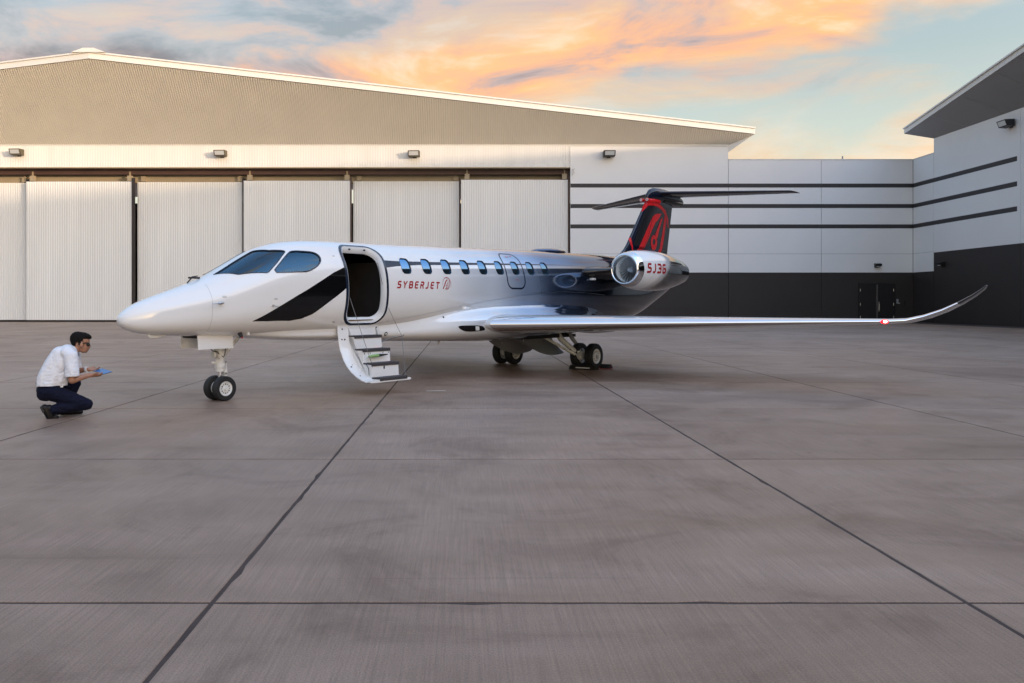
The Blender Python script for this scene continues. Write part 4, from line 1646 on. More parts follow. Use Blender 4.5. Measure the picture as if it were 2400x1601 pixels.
zs = np.concatenate([np.linspace(2.32, 3.0, 12), np.linspace(3.06, 4.15, 12)])
ax, ay = airfoil(26)
V, F = [], []
lx = np.concatenate([ax[::-1], ax[1:]])
side = np.concatenate([-np.ones(len(ax)), np.ones(len(ax) - 1)])
m = len(lx)
for z in zs:
    le, te = float(fin_le(z)), float(fin_te(z))
    for x, s_ in zip(lx, side):
        u_ = le + x * (te - le)
        V.append((u_, s_ * float(fin_half(np.array(u_), np.array(z))), z))
for i in range(len(zs) - 1):
    for j in range(m - 1):
        F.append((i * m + j, i * m + j + 1, (i + 1) * m + j + 1, (i + 1) * m + j))
F.append(tuple(range((len(zs) - 1) * m, len(zs) * m - 1)))
mb = MB()
mb.v, mb.f = V, F
fin = mb.build('vertical_fin', 'navy_paint', JET, smooth=True, angle=70)


def fin_patch(name, loops, mat, off=.003, union=False):
    return surf_obj(name, patch(fin_s, loops, .06, union=union, offset=off), mat, fin)


# dark grey patch painting in a reflection behind the glossy leading edge
fin_patch('fin_reflection_patch', [[(11.78, 2.46), (13.73, 2.46), (14.08, 3.92), (12.66, 3.92), (12.30, 3.55), (11.86, 2.95), (11.70, 2.65)]], 'grey_fin', .002)
EA = [(11.777, 2.525), (11.925, 2.655), (12.157, 2.895), (12.407, 3.173), (12.691, 3.473), (12.806, 3.589), (12.981, 3.67), (13.337, 3.71), (13.247, 3.625), (13.113, 3.519), (12.952, 3.439), (12.806, 3.294), (12.605, 3.067), (12.379, 2.829), (12.226, 2.663), (12.102, 2.539)]
EN = [(13.397, 3.616), (13.277, 3.545), (13.098, 3.328), (12.937, 3.135), (13.01, 3.025), (13.084, 3.043), (13.187, 3.267), (13.367, 3.525)]
ER = [(13.057, 2.926), (13.042, 2.848), (12.999, 2.78), (12.934, 2.733), (12.858, 2.714), (12.783, 2.725), (12.72, 2.766), (12.677, 2.828), (12.662, 2.904), (12.677, 2.981), (12.72, 3.049), (12.783, 3.096), (12.858, 3.116), (12.934, 3.106), (12.999, 3.066), (13.042, 3.003)]
EH = [(12.946, 2.94), (12.934, 2.901), (12.902, 2.87), (12.858, 2.857), (12.815, 2.865), (12.783, 2.892), (12.772, 2.93), (12.783, 2.97), (12.815, 3.0), (12.858, 3.013), (12.902, 3.005), (12.934, 2.979)]
EC = [(13.579, 3.748), (13.518, 3.564), (13.397, 3.172), (13.247, 2.808), (13.069, 2.555), (13.277, 2.537), (13.427, 2.817), (13.579, 3.183), (13.671, 3.493), (13.671, 3.659)]
ED = [(12.577, 3.856), (12.835, 3.879), (13.098, 3.863), (13.337, 3.81), (13.549, 3.704), (13.702, 3.551), (13.779, 3.377), (13.841, 3.367), (13.81, 3.601), (13.595, 3.818), (13.337, 3.919), (13.069, 3.96), (12.577, 3.96)]
EE = [(12.37, 3.80), (12.52, 3.93), (12.66, 3.96), (12.80, 3.96), (12.62, 3.87), (12.42, 3.74), (12.30, 3.66)]
EG = [(11.66, 2.96), (11.72, 2.98), (11.72, 2.80), (11.77, 2.60), (11.72, 2.60), (11.64, 2.84)]
for i_, lp in enumerate((EA, EC, ED, EE, EG)):
    fin_patch('fin_emblem_stroke', [lp], 'red_paint', .004 + .0006 * i_)
fin_patch('fin_emblem_ring', [ER, EH], 'red_paint', .0075)
fin_patch('fin_emblem_needle', [EN], 'red_paint', .0085)
for pl in ([(12.821, 3.905), (12.749, 3.504), (12.548, 3.09), (12.185, 2.661)], [(13.717, 3.93), (13.641, 3.574), (13.549, 3.154), (13.397, 2.597)]):
    fin_patch('rudder_seam', [ribbon(pl, .012)], 'black_paint', .0098)


def ellipse_loft(st, n=24):
    """st: (x, cy, cz, ry, rz)"""
    mb_ = MB()
    V_ = []
    for (x, cy, cz, ry, rz_) in st:
        for i in range(n):
            t = 2 * math.pi * i / n
            V_.append((x, cy + ry * math.cos(t), cz + rz_ * math.sin(t)))
    F_ = [(k_ * n + i, k_ * n + (i + 1) % n, (k_ + 1) * n + (i + 1) % n, (k_ + 1) * n + i) for k_ in range(len(st) - 1) for i in range(n)]
    F_ += [tuple(range(n - 1, -1, -1)), tuple(range((len(st) - 1) * n, len(st) * n))]
    return mb_.add(V_, F_)


bul = ellipse_loft([(12.58, 0, 4.06, .02, .04), (12.64, 0, 4.10, .05, .09), (12.76, 0, 4.15, .085, .14), (12.95, 0, 4.185, .11, .17), (13.25, 0, 4.20, .125, .18), (13.6, 0, 4.205, .13, .175), (14.0, 0, 4.20, .125, .155), (14.35, 0, 4.18, .10, .12), (14.6, 0, 4.15, .07, .09), (14.74, 0, 4.14, .03, .05)]).build('tail_bullet', 'navy_paint', JET, smooth=True, angle=70)
ellipse_loft([(12.55, 0, 3.96, .03, .05), (12.63, 0, 3.98, .07, .075), (12.85, 0, 4.0, .10, .08), (13.2, 0, 4.0, .115, .075)]).build('red_collar', 'red_paint', bul, smooth=True, angle=70)
for sy in (-1, 1):
    b_ = MB().tube((12.56, sy * .075, 4.00), (12.47, sy * .085, 4.00), .045, n=14).build('beacon_lens', 'red_paint', bul, smooth=True)
    MB().lathe([(0, .036), (-.004, .036), (-.004, .018), (0, .018)], (12.469, sy * .085, 4.00), (1, 0, 0), 14).build('bezel', 'seal_white', b_)
ellipse_loft([(13.5, 0, 4.06, .10, .06), (14.2, 0, 4.06, .115, .075), (14.6, 0, 4.07, .10, .065), (14.70, 0, 4.08, .06, .04)]).build('bullet_underside', 'grey_fin', bul, smooth=True, angle=70)
ax, ay = airfoil(20)
lx = np.concatenate([ax[::-1], ax[1:]])
ly = np.concatenate([ay[::-1], -ay[1:]])
m = len(lx)
for sgn in (-1, 1):
    st = []
    for t in np.linspace(0, 1, 9):
        st.append((t * 2.90, 4.235 - .028 * t, 13.02 + 1.70 * t, 1.42 + (.62 - 1.42) * t, .095))
    st += [(2.95, 4.205, 14.85, .50, .09), (2.98, 4.20, 15.02, .33, .08)]
    V, F = [], []
    for (y, z, ul, c, tc) in st:
        for x, yy in zip(lx, ly):
            V.append((ul + x * c, sgn * y, z + yy * tc * c))
    for i in range(len(st) - 1):
        for j in range(m - 1):
            F.append((i * m + j, i * m + j + 1, (i + 1) * m + j + 1, (i + 1) * m + j))
    F.append(tuple(range((len(st) - 1) * m, len(st) * m - 1)))
    mb = MB()
    mb.v, mb.f = V, F
    mb.build('tailplane', 'navy_paint', JET, smooth=True, angle=60)

# ---- engines
NZ, NY = 2.055, 1.45
NPROF = [(8.775, .298), (8.778, .312), (8.79, .326), (8.82, .344), (8.88, .364), (8.96, .382), (9.10, .406), (9.3, .428), (9.6, .445), (9.9, .447), (10.2, .436), (10.5, .412), (10.8, .374), (11.1, .322), (11.3, .280), (11.45, .245)]
LIP_I = [(8.775, .298), (8.78, .288), (8.80, .279), (8.85, .272), (8.92, .270)]
for sgn in (-1, 1):
    cy_ = sgn * NY
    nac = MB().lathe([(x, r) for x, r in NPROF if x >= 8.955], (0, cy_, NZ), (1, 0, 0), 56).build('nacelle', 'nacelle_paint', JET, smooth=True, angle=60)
    MB().lathe([(x, r) for x, r in LIP_I[::-1]] + [(x, r) for x, r in NPROF[1:] if x <= 8.97], (0, cy_, NZ), (1, 0, 0), 56).build('inlet_lip', 'chrome', nac, smooth=True, angle=60)
    MB().lathe([(8.92, .2705), (9.00, .272), (9.10, .282), (9.22, .286)], (0, cy_, NZ), (1, 0, 0), 48).build('inlet_duct', 'inlet', nac, smooth=True)
    mb = MB()
    for b_ in range(22):
        t0 = 2 * math.pi * b_ / 22
        V = []
        for r_ in np.linspace(.075, .283, 6):
            tw = R(25 + 35 * (r_ - .075) / .208)
            for s_ in (-1, 1):
                ch = .042 + .018 * (r_ - .075) / .208
                dx = s_ * ch * math.cos(tw)
                dt = s_ * ch * math.sin(tw) / r_ * .8
                th = t0 + dt
                V.append((9.10 + dx, cy_ + r_ * math.cos(th), NZ + r_ * math.sin(th)))
        mb.add(V, [(2 * i, 2 * i + 1, 2 * i + 3, 2 * i + 2) for i in range(5)])
    fb = mb.build('fan', 'fan_blade', nac, smooth=True)
    fb['kind'] = 'stuff'
    MB().lathe([(8.95, 0), (8.97, .02), (9.02, .05), (9.09, .072), (9.15, .078)], (0, cy_, NZ), (1, 0, 0), 24).build('spinner', 'fan_blade', nac, smooth=True)
    MB().lathe([(9.21, 0), (9.21, .286)], (0, cy_, NZ), (1, 0, 0), 32).build('fan_case', 'gear_grey', nac)
    MB().lathe([(11.45, .245), (11.44, .225), (11.2, .215), (10.9, .21), (10.9, 0)], (0, cy_, NZ), (1, 0, 0), 40).build('exhaust_duct', 'gear_grey', nac, smooth=True)
    MB().lathe([(10.95, .10), (11.3, .08), (11.5, .03), (11.55, 0)], (0, cy_, NZ), (1, 0, 0), 24).build('exhaust_cone', 'steel', nac, smooth=True)
    # pylon
    V, F = [], []
    px_, py_ = airfoil(18)
    plx = np.concatenate([px_[::-1], px_[1:]])
    ply = np.concatenate([py_[::-1], -py_[1:]])
    mm = len(plx)
    stp = [(.45, 8.30, 3.5, .098, 2.0), (.62, 8.32, 3.4, .094, 2.0), (.76, 8.42, 3.2, .084, 2.01), (.92, 8.62, 2.9, .075, 2.03), (1.10, 8.86, 2.5, .072, 2.05)]
    for (y, ul, c, tc, z0) in stp:
        for x, yy in zip(plx, ply):
            V.append((ul + x * c, sgn * y, z0 + yy * tc * c))
    for i in range(len(stp) - 1):
        for j in range(mm - 1):
            F.append((i * mm + j, i * mm + j + 1, (i + 1) * mm + j + 1, (i + 1) * mm + j))
    mb = MB()
    mb.v, mb.f = V, F
    py = mb.build('pylon', 'black_paint', JET, smooth=True, angle=60)
    if sgn < 0:
        for (x0, y0, z0, x1, z1) in ((8.60, -.80, 1.885, 8.74, 1.835),):
            MB().box((x0, y0 - .01, z1), (x1, y0 + .12, z0)).build('cooling_inlet', 'seal_white', py, bevel=.02)


_nr = pchip([p_[0] for p_ in NPROF], [p_[1] for p_ in NPROF])


def nac_f(u, z):
    r_ = _nr(u)
    s_ = np.clip((z - NZ) / r_, -.99, .99)
    return np.array([u + 0 * z, -NY - r_ * np.sqrt(1 - s_ ** 2), z + 0 * u])


_nn = with_normals(nac_f)


def nac_s(u, z):
    p, n = _nn(u, z)
    n[n[:, 1] > 0] *= -1
    return p, n


wl_, xe = word('SJ36', 9.05, 1.985, .200, .170, .040, .20, .044)
wl_ = [[(a, b) for a, b in lp] for lp in wl_]
nac_port = [o for o in JET.children if o.name.startswith('nacelle')][0]
surf_obj('lettering', patch(nac_s, wl_, .04, union=True, offset=.003), 'red_letter', nac_port)

# ---- small things on the airframe
ellipse_loft([(7.45, 0, 2.43, .02, .005), (7.60, 0, 2.45, .12, .035), (7.85, 0, 2.455, .21, .06), (8.15, 0, 2.46, .24, .068), (8.45, 0, 2.46, .20, .058), (8.65, 0, 2.455, .10, .03), (8.73, 0, 2.45, .02, .006)]).build('antenna_fairing', 'hull_paint', JET, smooth=True, angle=70)


def hull_point(u, z):
    p, n = hull(np.array([u]), np.array([phi_of(u, z)]))
    return Vector(p[0]), Vector(n[0])


p, n = hull_point(-.29, 1.352)
MB().path([p - n * .01, p + n * .055, p + n * .075 + Vector((-.03, 0, -.004)), p + n * .078 + Vector((-.16, 0, -.014))], [.020, .014, .010, .006], 8).ellipsoid(tuple(p + n * .004), (.045, .02, .02), 10, 6).build('pitot_probe', 'steel', JET, smooth=True)
p, n = hull_point(.445, 1.315)
MB().tube(p, p + n * .012, .016, n=12).path([p + n * .012, p + n * .05, p + n * .055 + Vector((.05, 0, -.012))], .006, 6).build('angle_of_attack_vane', 'steel', JET, smooth=True)
MB().path([(-.52, -.02, 1.615), (-.44, -.02, 1.70), (-.36, -.02, 1.715)], [.008, .010, .006], 6).box((-.50, -.028, 1.675), (-.33, -.012, 1.700)).build('ice_probe', 'rubber', JET)
MB().path([(-1.10, -.06, .94), (-1.07, -.06, .915), (-.98, -.06, .91), (-.85, -.06, .925)], [.018, .026, .024, .01], 10).build('air_scoop', 'white_paint', JET, smooth=True)
MB().tube((.10, -.30, .96), (.11, -.34, .885), .035, .026, n=12).build('drain_nozzle', 'rubber', JET, smooth=True)
MB().box((.20, -.36, .905), (.235, -.325, .94)).build('static_port_cover', 'gear_white', JET)
MB().tube((.115, -.345, .885), (.12, -.35, .862), .012, n=8).build('nozzle_tip', 'rope', JET)

# ---- cabin and cockpit seen through the openings
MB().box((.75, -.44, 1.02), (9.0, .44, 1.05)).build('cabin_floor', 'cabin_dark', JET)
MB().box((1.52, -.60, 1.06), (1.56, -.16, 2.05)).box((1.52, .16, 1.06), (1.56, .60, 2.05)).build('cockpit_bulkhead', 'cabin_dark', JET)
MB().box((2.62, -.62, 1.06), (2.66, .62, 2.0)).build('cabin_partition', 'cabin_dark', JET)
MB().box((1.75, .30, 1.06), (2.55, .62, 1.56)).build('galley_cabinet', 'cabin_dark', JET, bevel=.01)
MB().box((2.02, .27, 1.585), (2.58, .62, 1.600)).build('galley_shelf', 'cabin_trim', JET)
MB().tube((1.98, .24, 1.08), (1.98, .24, 2.05), .008, n=8).build('grab_pole', 'gear_grey', JET)
MB().box((1.80, -.605, 1.078), (2.42, -.44, 1.094)).build('sill_plate', 'brass', JET)
MB().box((1.80, -.46, 1.10), (2.10, -.445, 1.112)).box((2.16, -.46, 1.10), (2.40, -.445, 1.112)).build('threshold_strip', 'cabin_trim', JET)
mb = MB()
mb.prism([(.30, 1.50), (.30, 1.66), (.36, 1.72), (.66, 1.73), (.72, 1.70), (.70, 1.50)], 'y', -.50, .50)
mb.build('glareshield', 'cabin_dark', JET, bevel=.01)
for sy in (-1, 1):
    s_ = MB().box((.98, sy * .32 - .19, 1.12), (1.42, sy * .32 + .19, 1.30)).build('crew_seat', 'cabin_dark', JET, bevel=.03)
    MB().add([(1.30, sy * .32 - .18, 1.30), (1.30, sy * .32 + .18, 1.30), (1.42, sy * .32 + .18, 1.30), (1.42, sy * .32 - .18, 1.30), (1.42, sy * .32 - .15, 1.80), (1.42, sy * .32 + .15, 1.80), (1.50, sy * .32 + .15, 1.80), (1.50, sy * .32 - .15, 1.80)],
             [(0, 1, 2, 3), (4, 7, 6, 5), (0, 4, 5, 1), (1, 5, 6, 2), (2, 6, 7, 3), (3, 7, 4, 0)]).build('seat_back', 'cabin_dark', s_, bevel=.02)
    MB().box((1.41, sy * .32 - .11, 1.83), (1.50, sy * .32 + .11, 2.0)).build('headrest', 'cabin_dark', s_, bevel=.03)
MB().add([(.74, .42, 2.02), (.92, .44, 2.02), (.90, .50, 1.88), (.76, .49, 1.88)], [(0, 1, 2, 3)]).build('sun_visor', 'cabin_trim', JET)
MB().path([(.62, .06, 2.10), (.60, 0, 2.04), (.60, 0, 1.98)], .012, 6).build('compass', 'cabin_dark', JET)

# ---- airstair door, hinged at the sill and swung down
SHELL = [(.535, 1.005), (.530, .965), (.545, .872), (.560, .76), (.590, .648), (.675, .481), (.745, .395), (.835, .318), (.975, .237), (1.08, .196), (1.185, .176), (1.262, .186)]
SH = [(a, b) for a, b in resample(SHELL, .05)[:]]
# resample closes the outline; keep only the open run
SH = []
for i in range(len(SHELL) - 1):
    for t in np.linspace(0, 1, 4)[:-1]:
        SH.append((SHELL[i][0] + (SHELL[i + 1][0] - SHELL[i][0]) * t, SHELL[i][1] + (SHELL[i + 1][1] - SHELL[i][1]) * t))
SH.append(SHELL[-1])
nsh = []
for i, p in enumerate(SH):
    a, b = SH[max(i - 1, 0)], SH[min(i + 1, len(SH) - 1)]
    d = Vector((b[0] - a[0], b[1] - a[1])).normalized()
    nsh.append((d.y * -1, d.x))     # towards the stair side
V, F = [], []
ue = [1.655, 1.68, 2.49, 2.51]
for (p, nn_) in zip(SH, nsh):
    for thick, lst in ((.0, ue), (.035, ue[::-1])):
        for u_ in lst:
            e_ = .012 if u_ in (1.655, 2.51) else 0
            V.append((u_, -(p[0] + nn_[0] * (thick + (e_ if thick == 0 else -e_))), p[1] + nn_[1] * (thick + (e_ if thick == 0 else -e_))))
for i in range(len(SH) - 1):
    for j in range(8):
        F.append((i * 8 + j, i * 8 + (j + 1) % 8, (i + 1) * 8 + (j + 1) % 8, (i + 1) * 8 + j))
F += [tuple(range(8)), tuple(range((len(SH) - 1) * 8, len(SH) * 8))]
mb = MB()
mb.v, mb.f = V, F
stair = mb.build('airstair_door', 'white_paint', JET, smooth=True, angle=40)
VF = (.717, .90, 1.09, 1.268)
VB = (.54, .715, .905, 1.085)
ZT = (.856, .657, .455, .250)
ul_, ur_ = 1.85, 2.425
# stepped box carrying the treads
prof_ = [(.56, 1.0), (.575, .90)]
prof_ = [(VB[0], ZT[0] + .10), (VB[0] + .004, ZT[0] - .022)]
for k_ in range(4):
    prof_.append((VF[k_] - .012, ZT[k_] - .022))
    if k_ < 3:
        prof_.append((VB[k_ + 1] + .004, ZT[k_ + 1] - .022))
prof_ += [(VF[3] - .012, .205), (1.10, .21), (.98, .25), (.84, .335), (.75, .41), (.68, .50), (.60, .66), (.565, .80)]
MB().prism([(-a, b) for a, b in prof_], 'x', ul_ + .004, ur_ - .004).build('step_box', 'white_paint', stair, bevel=.006)
for k_ in range(4):
    t_ = MB().box((ul_, -VF[k_], ZT[k_] - .02), (ur_, -(VB[k_] + .006), ZT[k_])).box((ul_, -VF[k_], ZT[k_] - .045), (ur_, -(VF[k_] - .010), ZT[k_] - .021)).build('tread', 'tread', stair, bevel=.003)
for sx in (ul_ + .03, ur_ - .16):
    r_ = round_rect(sx, sx + .13, ZT[1] - .115, ZT[1] - .05, .02, 4)
    r2 = round_rect(sx + .012, sx + .118, ZT[1] - .103, ZT[1] - .05, .016, 4)
    n_ = len(r_)
    yq = -(VF[1] - .010)
    MB().add([(a, yq - .004, b) for a, b in r_] + [(a, yq - .004, b) for a, b in r2] + [(a, yq + .03, b) for a, b in r_] + [(a, yq + .03, b) for a, b in r2],
             [(i, (i + 1) % n_, n_ + (i + 1) % n_, n_ + i) for i in range(n_)] + [(i, (i + 1) % n_, 2 * n_ + (i + 1) % n_, 2 * n_ + i) for i in range(n_)]).build('grab_handle', 'seal', stair)
MB().path([(1.93, -(VB[2] + .03), .545), (1.99, -(VB[2] + .035), .550), (2.13, -(VB[2] + .035), .555)], [.012, .022, .024], 8).build('flashlight', 'green', stair, smooth=True)
MB().path([(2.131, -(VB[2] + .035), .556), (2.20, -(VB[2] + .035), .558), (2.33, -(VB[2] + .03), .562)], [.022, .018, .008], 8).build('flashlight_strap', 'rubber', stair, smooth=True)
MB().box((2.10, -(VF[2] - .006), .36), (2.125, -(VF[2] - .014), .405)).build('lock', 'rubber', stair)
for (u_, v_, z_) in ((1.73, .575, .955), (2.44, .575, .965), (1.71, .59, .80), (1.76, .60, .80), (1.71, .80, .40), (1.76, .76, .42), (1.72, .98, .272), (1.90, 1.262, .215), (2.36, 1.262, .222)):
    MB().ellipsoid((u_, -v_, z_), (.011, .011, .011), 8, 6).build('fastener', 'rubber', stair)
mb = MB().path([(1.80, -.96, .455), (1.815, -1.01, .44), (1.825, -1.05, .38), (1.825, -1.06, .28)], .006, 6).build('edge_seal', 'seal', stair)
pA, nA = hull_point(1.735, 1.43)
MB().path([pA, (1.86, -1.07, .47)], .0045, 6).build('support_cable', 'cable', stair)
MB().path([(2.40, -.64, 1.98), (2.47, -.70, 1.58)], .004, 6).build('support_cable', 'cable', stair)
MB().path([(2.47, -.66, 1.50), (2.66, -.80, 1.00), (2.72, -.86, .83)], .0035, 6).build('support_cable', 'cable', stair)
MB().path([(2.43, -.70, .745), (2.60, -.78, .80), (2.74, -.86, .83), (2.76, -.87, .845)], .009, 6).build('stay_rod', 'cable', stair, smooth=True)
MB().path([(2.72, -.86, .83), (2.40, -1.245, .255)], .004, 6).build('support_cable', 'cable', stair)

# ---- undercarriage
def wheel(r, w_, rim, holes_n, parent, loc, flat=.0):
    """twin-gear wheel, axle along y"""
    e = empty('wheel', loc)
    e.parent = parent
    k_ = w_ / 2
    tp = [(-k_ * .80, rim * 1.02), (-k_ * .96, rim * 1.10), (-k_, rim * 1.0 + (r - rim) * .45), (-k_ * .93, r * .93), (-k_ * .74, r * .982), (-k_ * .42, r), (-k_ * .40, r * .985), (-k_ * .34, r * .985), (-k_ * .32, r),
          (k_ * .32, r), (k_ * .34, r * .985), (k_ * .40, r * .985), (k_ * .42, r), (k_ * .74, r * .982), (k_ * .93, r * .93), (k_, rim + (r - rim) * .45), (k_ * .96, rim * 1.10), (k_ * .80, rim * 1.02)]
    MB().lathe(tp, (0, 0, 0), (0, 1, 0), 48).build('tyre', 'tyre', e, smooth=True, angle=30)
    dp = k_ * .62
    rp = []
    for s_ in (-1, 1):
        rp = [(s_ * k_ * .82, rim * 1.03), (s_ * k_ * .90, rim * .99), (s_ * k_ * .84, rim * .92), (s_ * dp, rim * .86), (s_ * dp * .95, rim * .35), (s_ * k_ * .85, rim * .27), (s_ * k_ * .88, 0)]
        MB().lathe(rp, (0, 0, 0), (0, 1, 0), 40).build('rim', 'gear_white', e, smooth=True, angle=30)
        mb_ = MB()
        for i in range(holes_n):
            t = 2 * math.pi * i / holes_n
            rr = rim * .63
            c_ = Vector((rr * math.cos(t), s_ * dp * 1.0, rr * math.sin(t)))
            q_ = rim * (.10 if i % 2 else .075)
            mb_.lathe([(0, 0), (0, q_)], tuple(c_ + Vector((0, s_ * .003, 0))), (0, 1, 0), 10)
        hb = mb_.build('lightening_holes', 'rubber', e)
        hb['kind'] = 'stuff'
        MB().lathe([(s_ * k_ * .895, 0), (s_ * k_ * .895, rim * .16), (s_ * k_ * .86, rim * .20)], (0, 0, 0), (0, 1, 0), 16).build('hub_cap', 'rubber', e, smooth=True)
    return e


wheel(.171, .105, .098, 12, JET, (-.005, -.105, .170))
wheel(.171, .105, .098, 12, JET, (-.005, .105, .170))
ng = MB().lathe([(.40, .062), (.45, .064), (.455, .074), (.50, .074), (.505, .066), (.58, .070), (.60, .082), (.68, .088), (.92, .088)], (0, 0, 0), (0, 0, 1), 24).build('nose_gear_leg', 'gear_white', JET, smooth=True, angle=30)
MB().tube((0, 0, .15), (0, 0, .42), .034, n=20).build('oleo_piston', 'chrome', ng, smooth=True)
MB().tube((-.005, -.155, .170), (-.005, .155, .170), .025, n=14).ellipsoid((0, 0, .17), (.045, .045, .05), 14, 8).build('axle', 'gear_white', ng, smooth=True)
MB().prism([(.05, .52), (.09, .53), (.105, .36), (.08, .22), (.045, .20), (.06, .36)], 'y', -.028, .028).build('torque_link', 'gear_white', ng, bevel=.006)
for zz in (.53, .37):
    MB().tube((.075, -.045, zz), (.075, .045, zz), .014, n=10).build('pivot_pin', 'gear_grey', ng, smooth=True)
MB().tube((-.12, 0, .525), (-.02, 0, .525), .016, n=10).ellipsoid((-.12, 0, .525), (.022, .022, .022), 10, 6).build('tow_lug', 'gear_white', ng, smooth=True)
tl = MB().lathe([(-.03, .015), (-.01, .045), (.02, .05), (.025, .042)], (-.115, -.03, .635), (-1, 0, 0), 18).build('taxi_light', 'gear_white', ng, smooth=True)
MB().lathe([(.020, 0), (.022, .042)], (-.115, -.03, .635), (-1, 0, 0), 18).build('lens', 'lamp_glass', tl)
MB().path([(-.09, -.04, .69), (-.09, -.07, .60), (-.05, -.075, .58)], .005, 6).build('wire_guard', 'gear_grey', tl)
MB().path([(-.17, -.03, .72), (-.14, -.04, .69), (-.08, -.06, .675), (-.05, -.06, .64), (.0, -.09, .60), (.02, -.09, .66), (.03, -.08, .74)], .006, 6).build('brake_hose', 'rubber', ng, smooth=True)
MB().tube((.06, 0, .62), (.30, 0, .86), .022, n=10).build('drag_brace', 'gear_white', ng, smooth=True)
# gear doors: two flat leaves hanging open
for sy, x0, x1, mt in ((-1, -.475, .070, 'white_paint'), (1, -.475, .070, 'white_paint')):
    V = []
    for i, t in enumerate(np.linspace(0, 1, 7)):
        z = .918 - .19 * t
        y = sy * (.195 + .03 * math.sin(t * math.pi * .5))
        for (x, o_) in ((x0 - .006 * t, 0), (x1 - .012 * t, 0), (x1 - .012 * t, .010), (x0 - .006 * t, .010)):
            V.append((x, y + sy * -o_, z))
    F = [(i * 4 + j, i * 4 + (j + 1) % 4, (i + 1) * 4 + (j + 1) % 4, (i + 1) * 4 + j) for i in range(6) for j in range(4)] + [(0, 1, 2, 3), (24, 25, 26, 27)]
    gd = MB().add(V, F).build('gear_door', mt, ng, smooth=True, angle=50)
for sy in (-1, 1):
    for hx in (-.31, -.02):
        MB().box((hx, sy * .195 - .012, .905), (hx + .03, sy * .195 + .012, .945)).build('door_hinge', 'gear_white', ng)
MB().box((-.46, -.18, .875), (.06, .18, .905)).build('wheel_well', 'liner', ng)

for sy in (-1, 1):
    lg = MB().path([(7.55, sy * .56, .76), (7.60, sy * .66, .60), (7.78, sy * .86, .36), (7.98, sy * .98, .25)], [.060, .058, .052, .05], 14).build('main_gear_leg', 'gear_white', JET, smooth=True)
    MB().path([(7.90, sy * .62, .78), (7.94, sy * .70, .62), (7.97, sy * .86, .42), (7.99, sy * .95, .30)], [.045, .042, .036, .034], 12).build('shock_strut', 'gear_grey', lg, smooth=True)
    MB().path([(7.96, sy * .80, .49), (7.985, sy * .90, .36)], .024, 12).build('shock_piston', 'chrome', lg, smooth=True)
    MB().path([(7.12, sy * .46, .72), (7.30, sy * .60, .58), (7.62, sy * .84, .36), (7.72, sy * .92, .30)], .030, 10).build('side_brace', 'gear_white', lg, smooth=True)
    MB().prism([(7.70, .30), (7.80, .19), (7.98, .17), (8.08, .22), (8.06, .30), (7.9, .36)], 'y', sy * .93, sy * 1.02).build('trailing_link', 'gear_white', lg, bevel=.012)
    MB().tube((8.0, sy * .78, .245), (8.0, sy * 1.26, .245), .034, n=14).build('axle', 'gear_grey', lg, smooth=True)
    MB().path([(7.05, sy * .44, .73), (7.30, sy * .57, .61), (7.50, sy * .70, .46), (7.66, sy * .82, .38), (7.78, sy * .86, .46), (7.92, sy * .90, .47), (7.97, sy * .93, .36)], .010, 6).build('brake_hose', 'rubber', lg, smooth=True)
    wheel(.262, .165, .148, 12, JET, (8.0, sy * 1.185, .259))
    wheel(.262, .165, .148, 12, JET, (8.0, sy * .845, .259))
    # curved inboard bay door
    V, F = [], []
    xs_ = np.linspace(6.50, 8.05, 15)
    for x in xs_:
        s_ = (x - 6.5) / 1.55
        drop = .40 * math.sin(math.pi * min(1, s_ * .62 + .02)) ** .8
        for t in np.linspace(0, 1, 7):
            z = .665 - drop * t
            y = sy * (.10 + .34 * t ** 1.6)
            V.append((x, y, z))
    for x in xs_:
        s_ = (x - 6.5) / 1.55
        drop = .40 * math.sin(math.pi * min(1, s_ * .62 + .02)) ** .8
        for t in np.linspace(0, 1, 7):
            V.append((x, sy * (.10 + .34 * t ** 1.6 - .02), .665 - drop * t + .014))
    n_ = 15 * 7
    for i in range(14):
        for j in range(6):
            q = (i * 7 + j, i * 7 + j + 1, (i + 1) * 7 + j + 1, (i + 1) * 7 + j)
            F += [q, tuple(n_ + a for a in q[::-1])]
        F.append((i * 7 + 6, n_ + i * 7 + 6, n_ + (i + 1) * 7 + 6, (i + 1) * 7 + 6))
    bd = MB().add(V, F).build('bay_door', 'bay_paint' if 'bay_paint' in M else 'gear_grey', JET, smooth=True, angle=50)
    MB().path([(6.98, sy * .34, .70), (6.86, sy * .24, .62), (6.80, sy * .27, .52)], .010, 6).build('door_rod', 'gear_white', bd, smooth=True)
MB().box((6.45, -.66, .640), (8.15, .66, .70)).build('wheel_bay', 'liner', JET)

# ---- wheel chock under the port main wheels
ck = empty('wheel_chock', (0, 0, 0))
tag(ck, 'black rubber wheel chock with red rope at the near main wheel', 'wheel chock')
jm = Matrix.Translation(Vector((-3.37, 11.25, 0))) @ Matrix.Rotation(R(50), 4, 'Z')
ck.location = jm @ Vector((7.72, -1.28, 0))
ck.rotation_euler = (0, 0, R(50))
MB().prism([(-.10, .005), (.10, .005), (.035, .085), (-.035, .085)], 'y', -.14, .46).build('block', 'chock', ck, bevel=.006)
MB().prism([(.46, .005), (.66, .005), (.595, .085), (.525, .085)], 'y', -.14, .46).build('block', 'chock', ck, bevel=.006)
MB().path([(.06, -.15, .05), (.12, -.22, .015), (.28, -.25, .012), (.46, -.23, .012), (.53, -.15, .05)], .006, 8).build('rope', 'rope', ck, smooth=True)
MB().box((-.088, -.02, .030), (-.070, .30, .048)).build('lettering_strip', 'seal_white', ck, rot=(0, 0, 0))


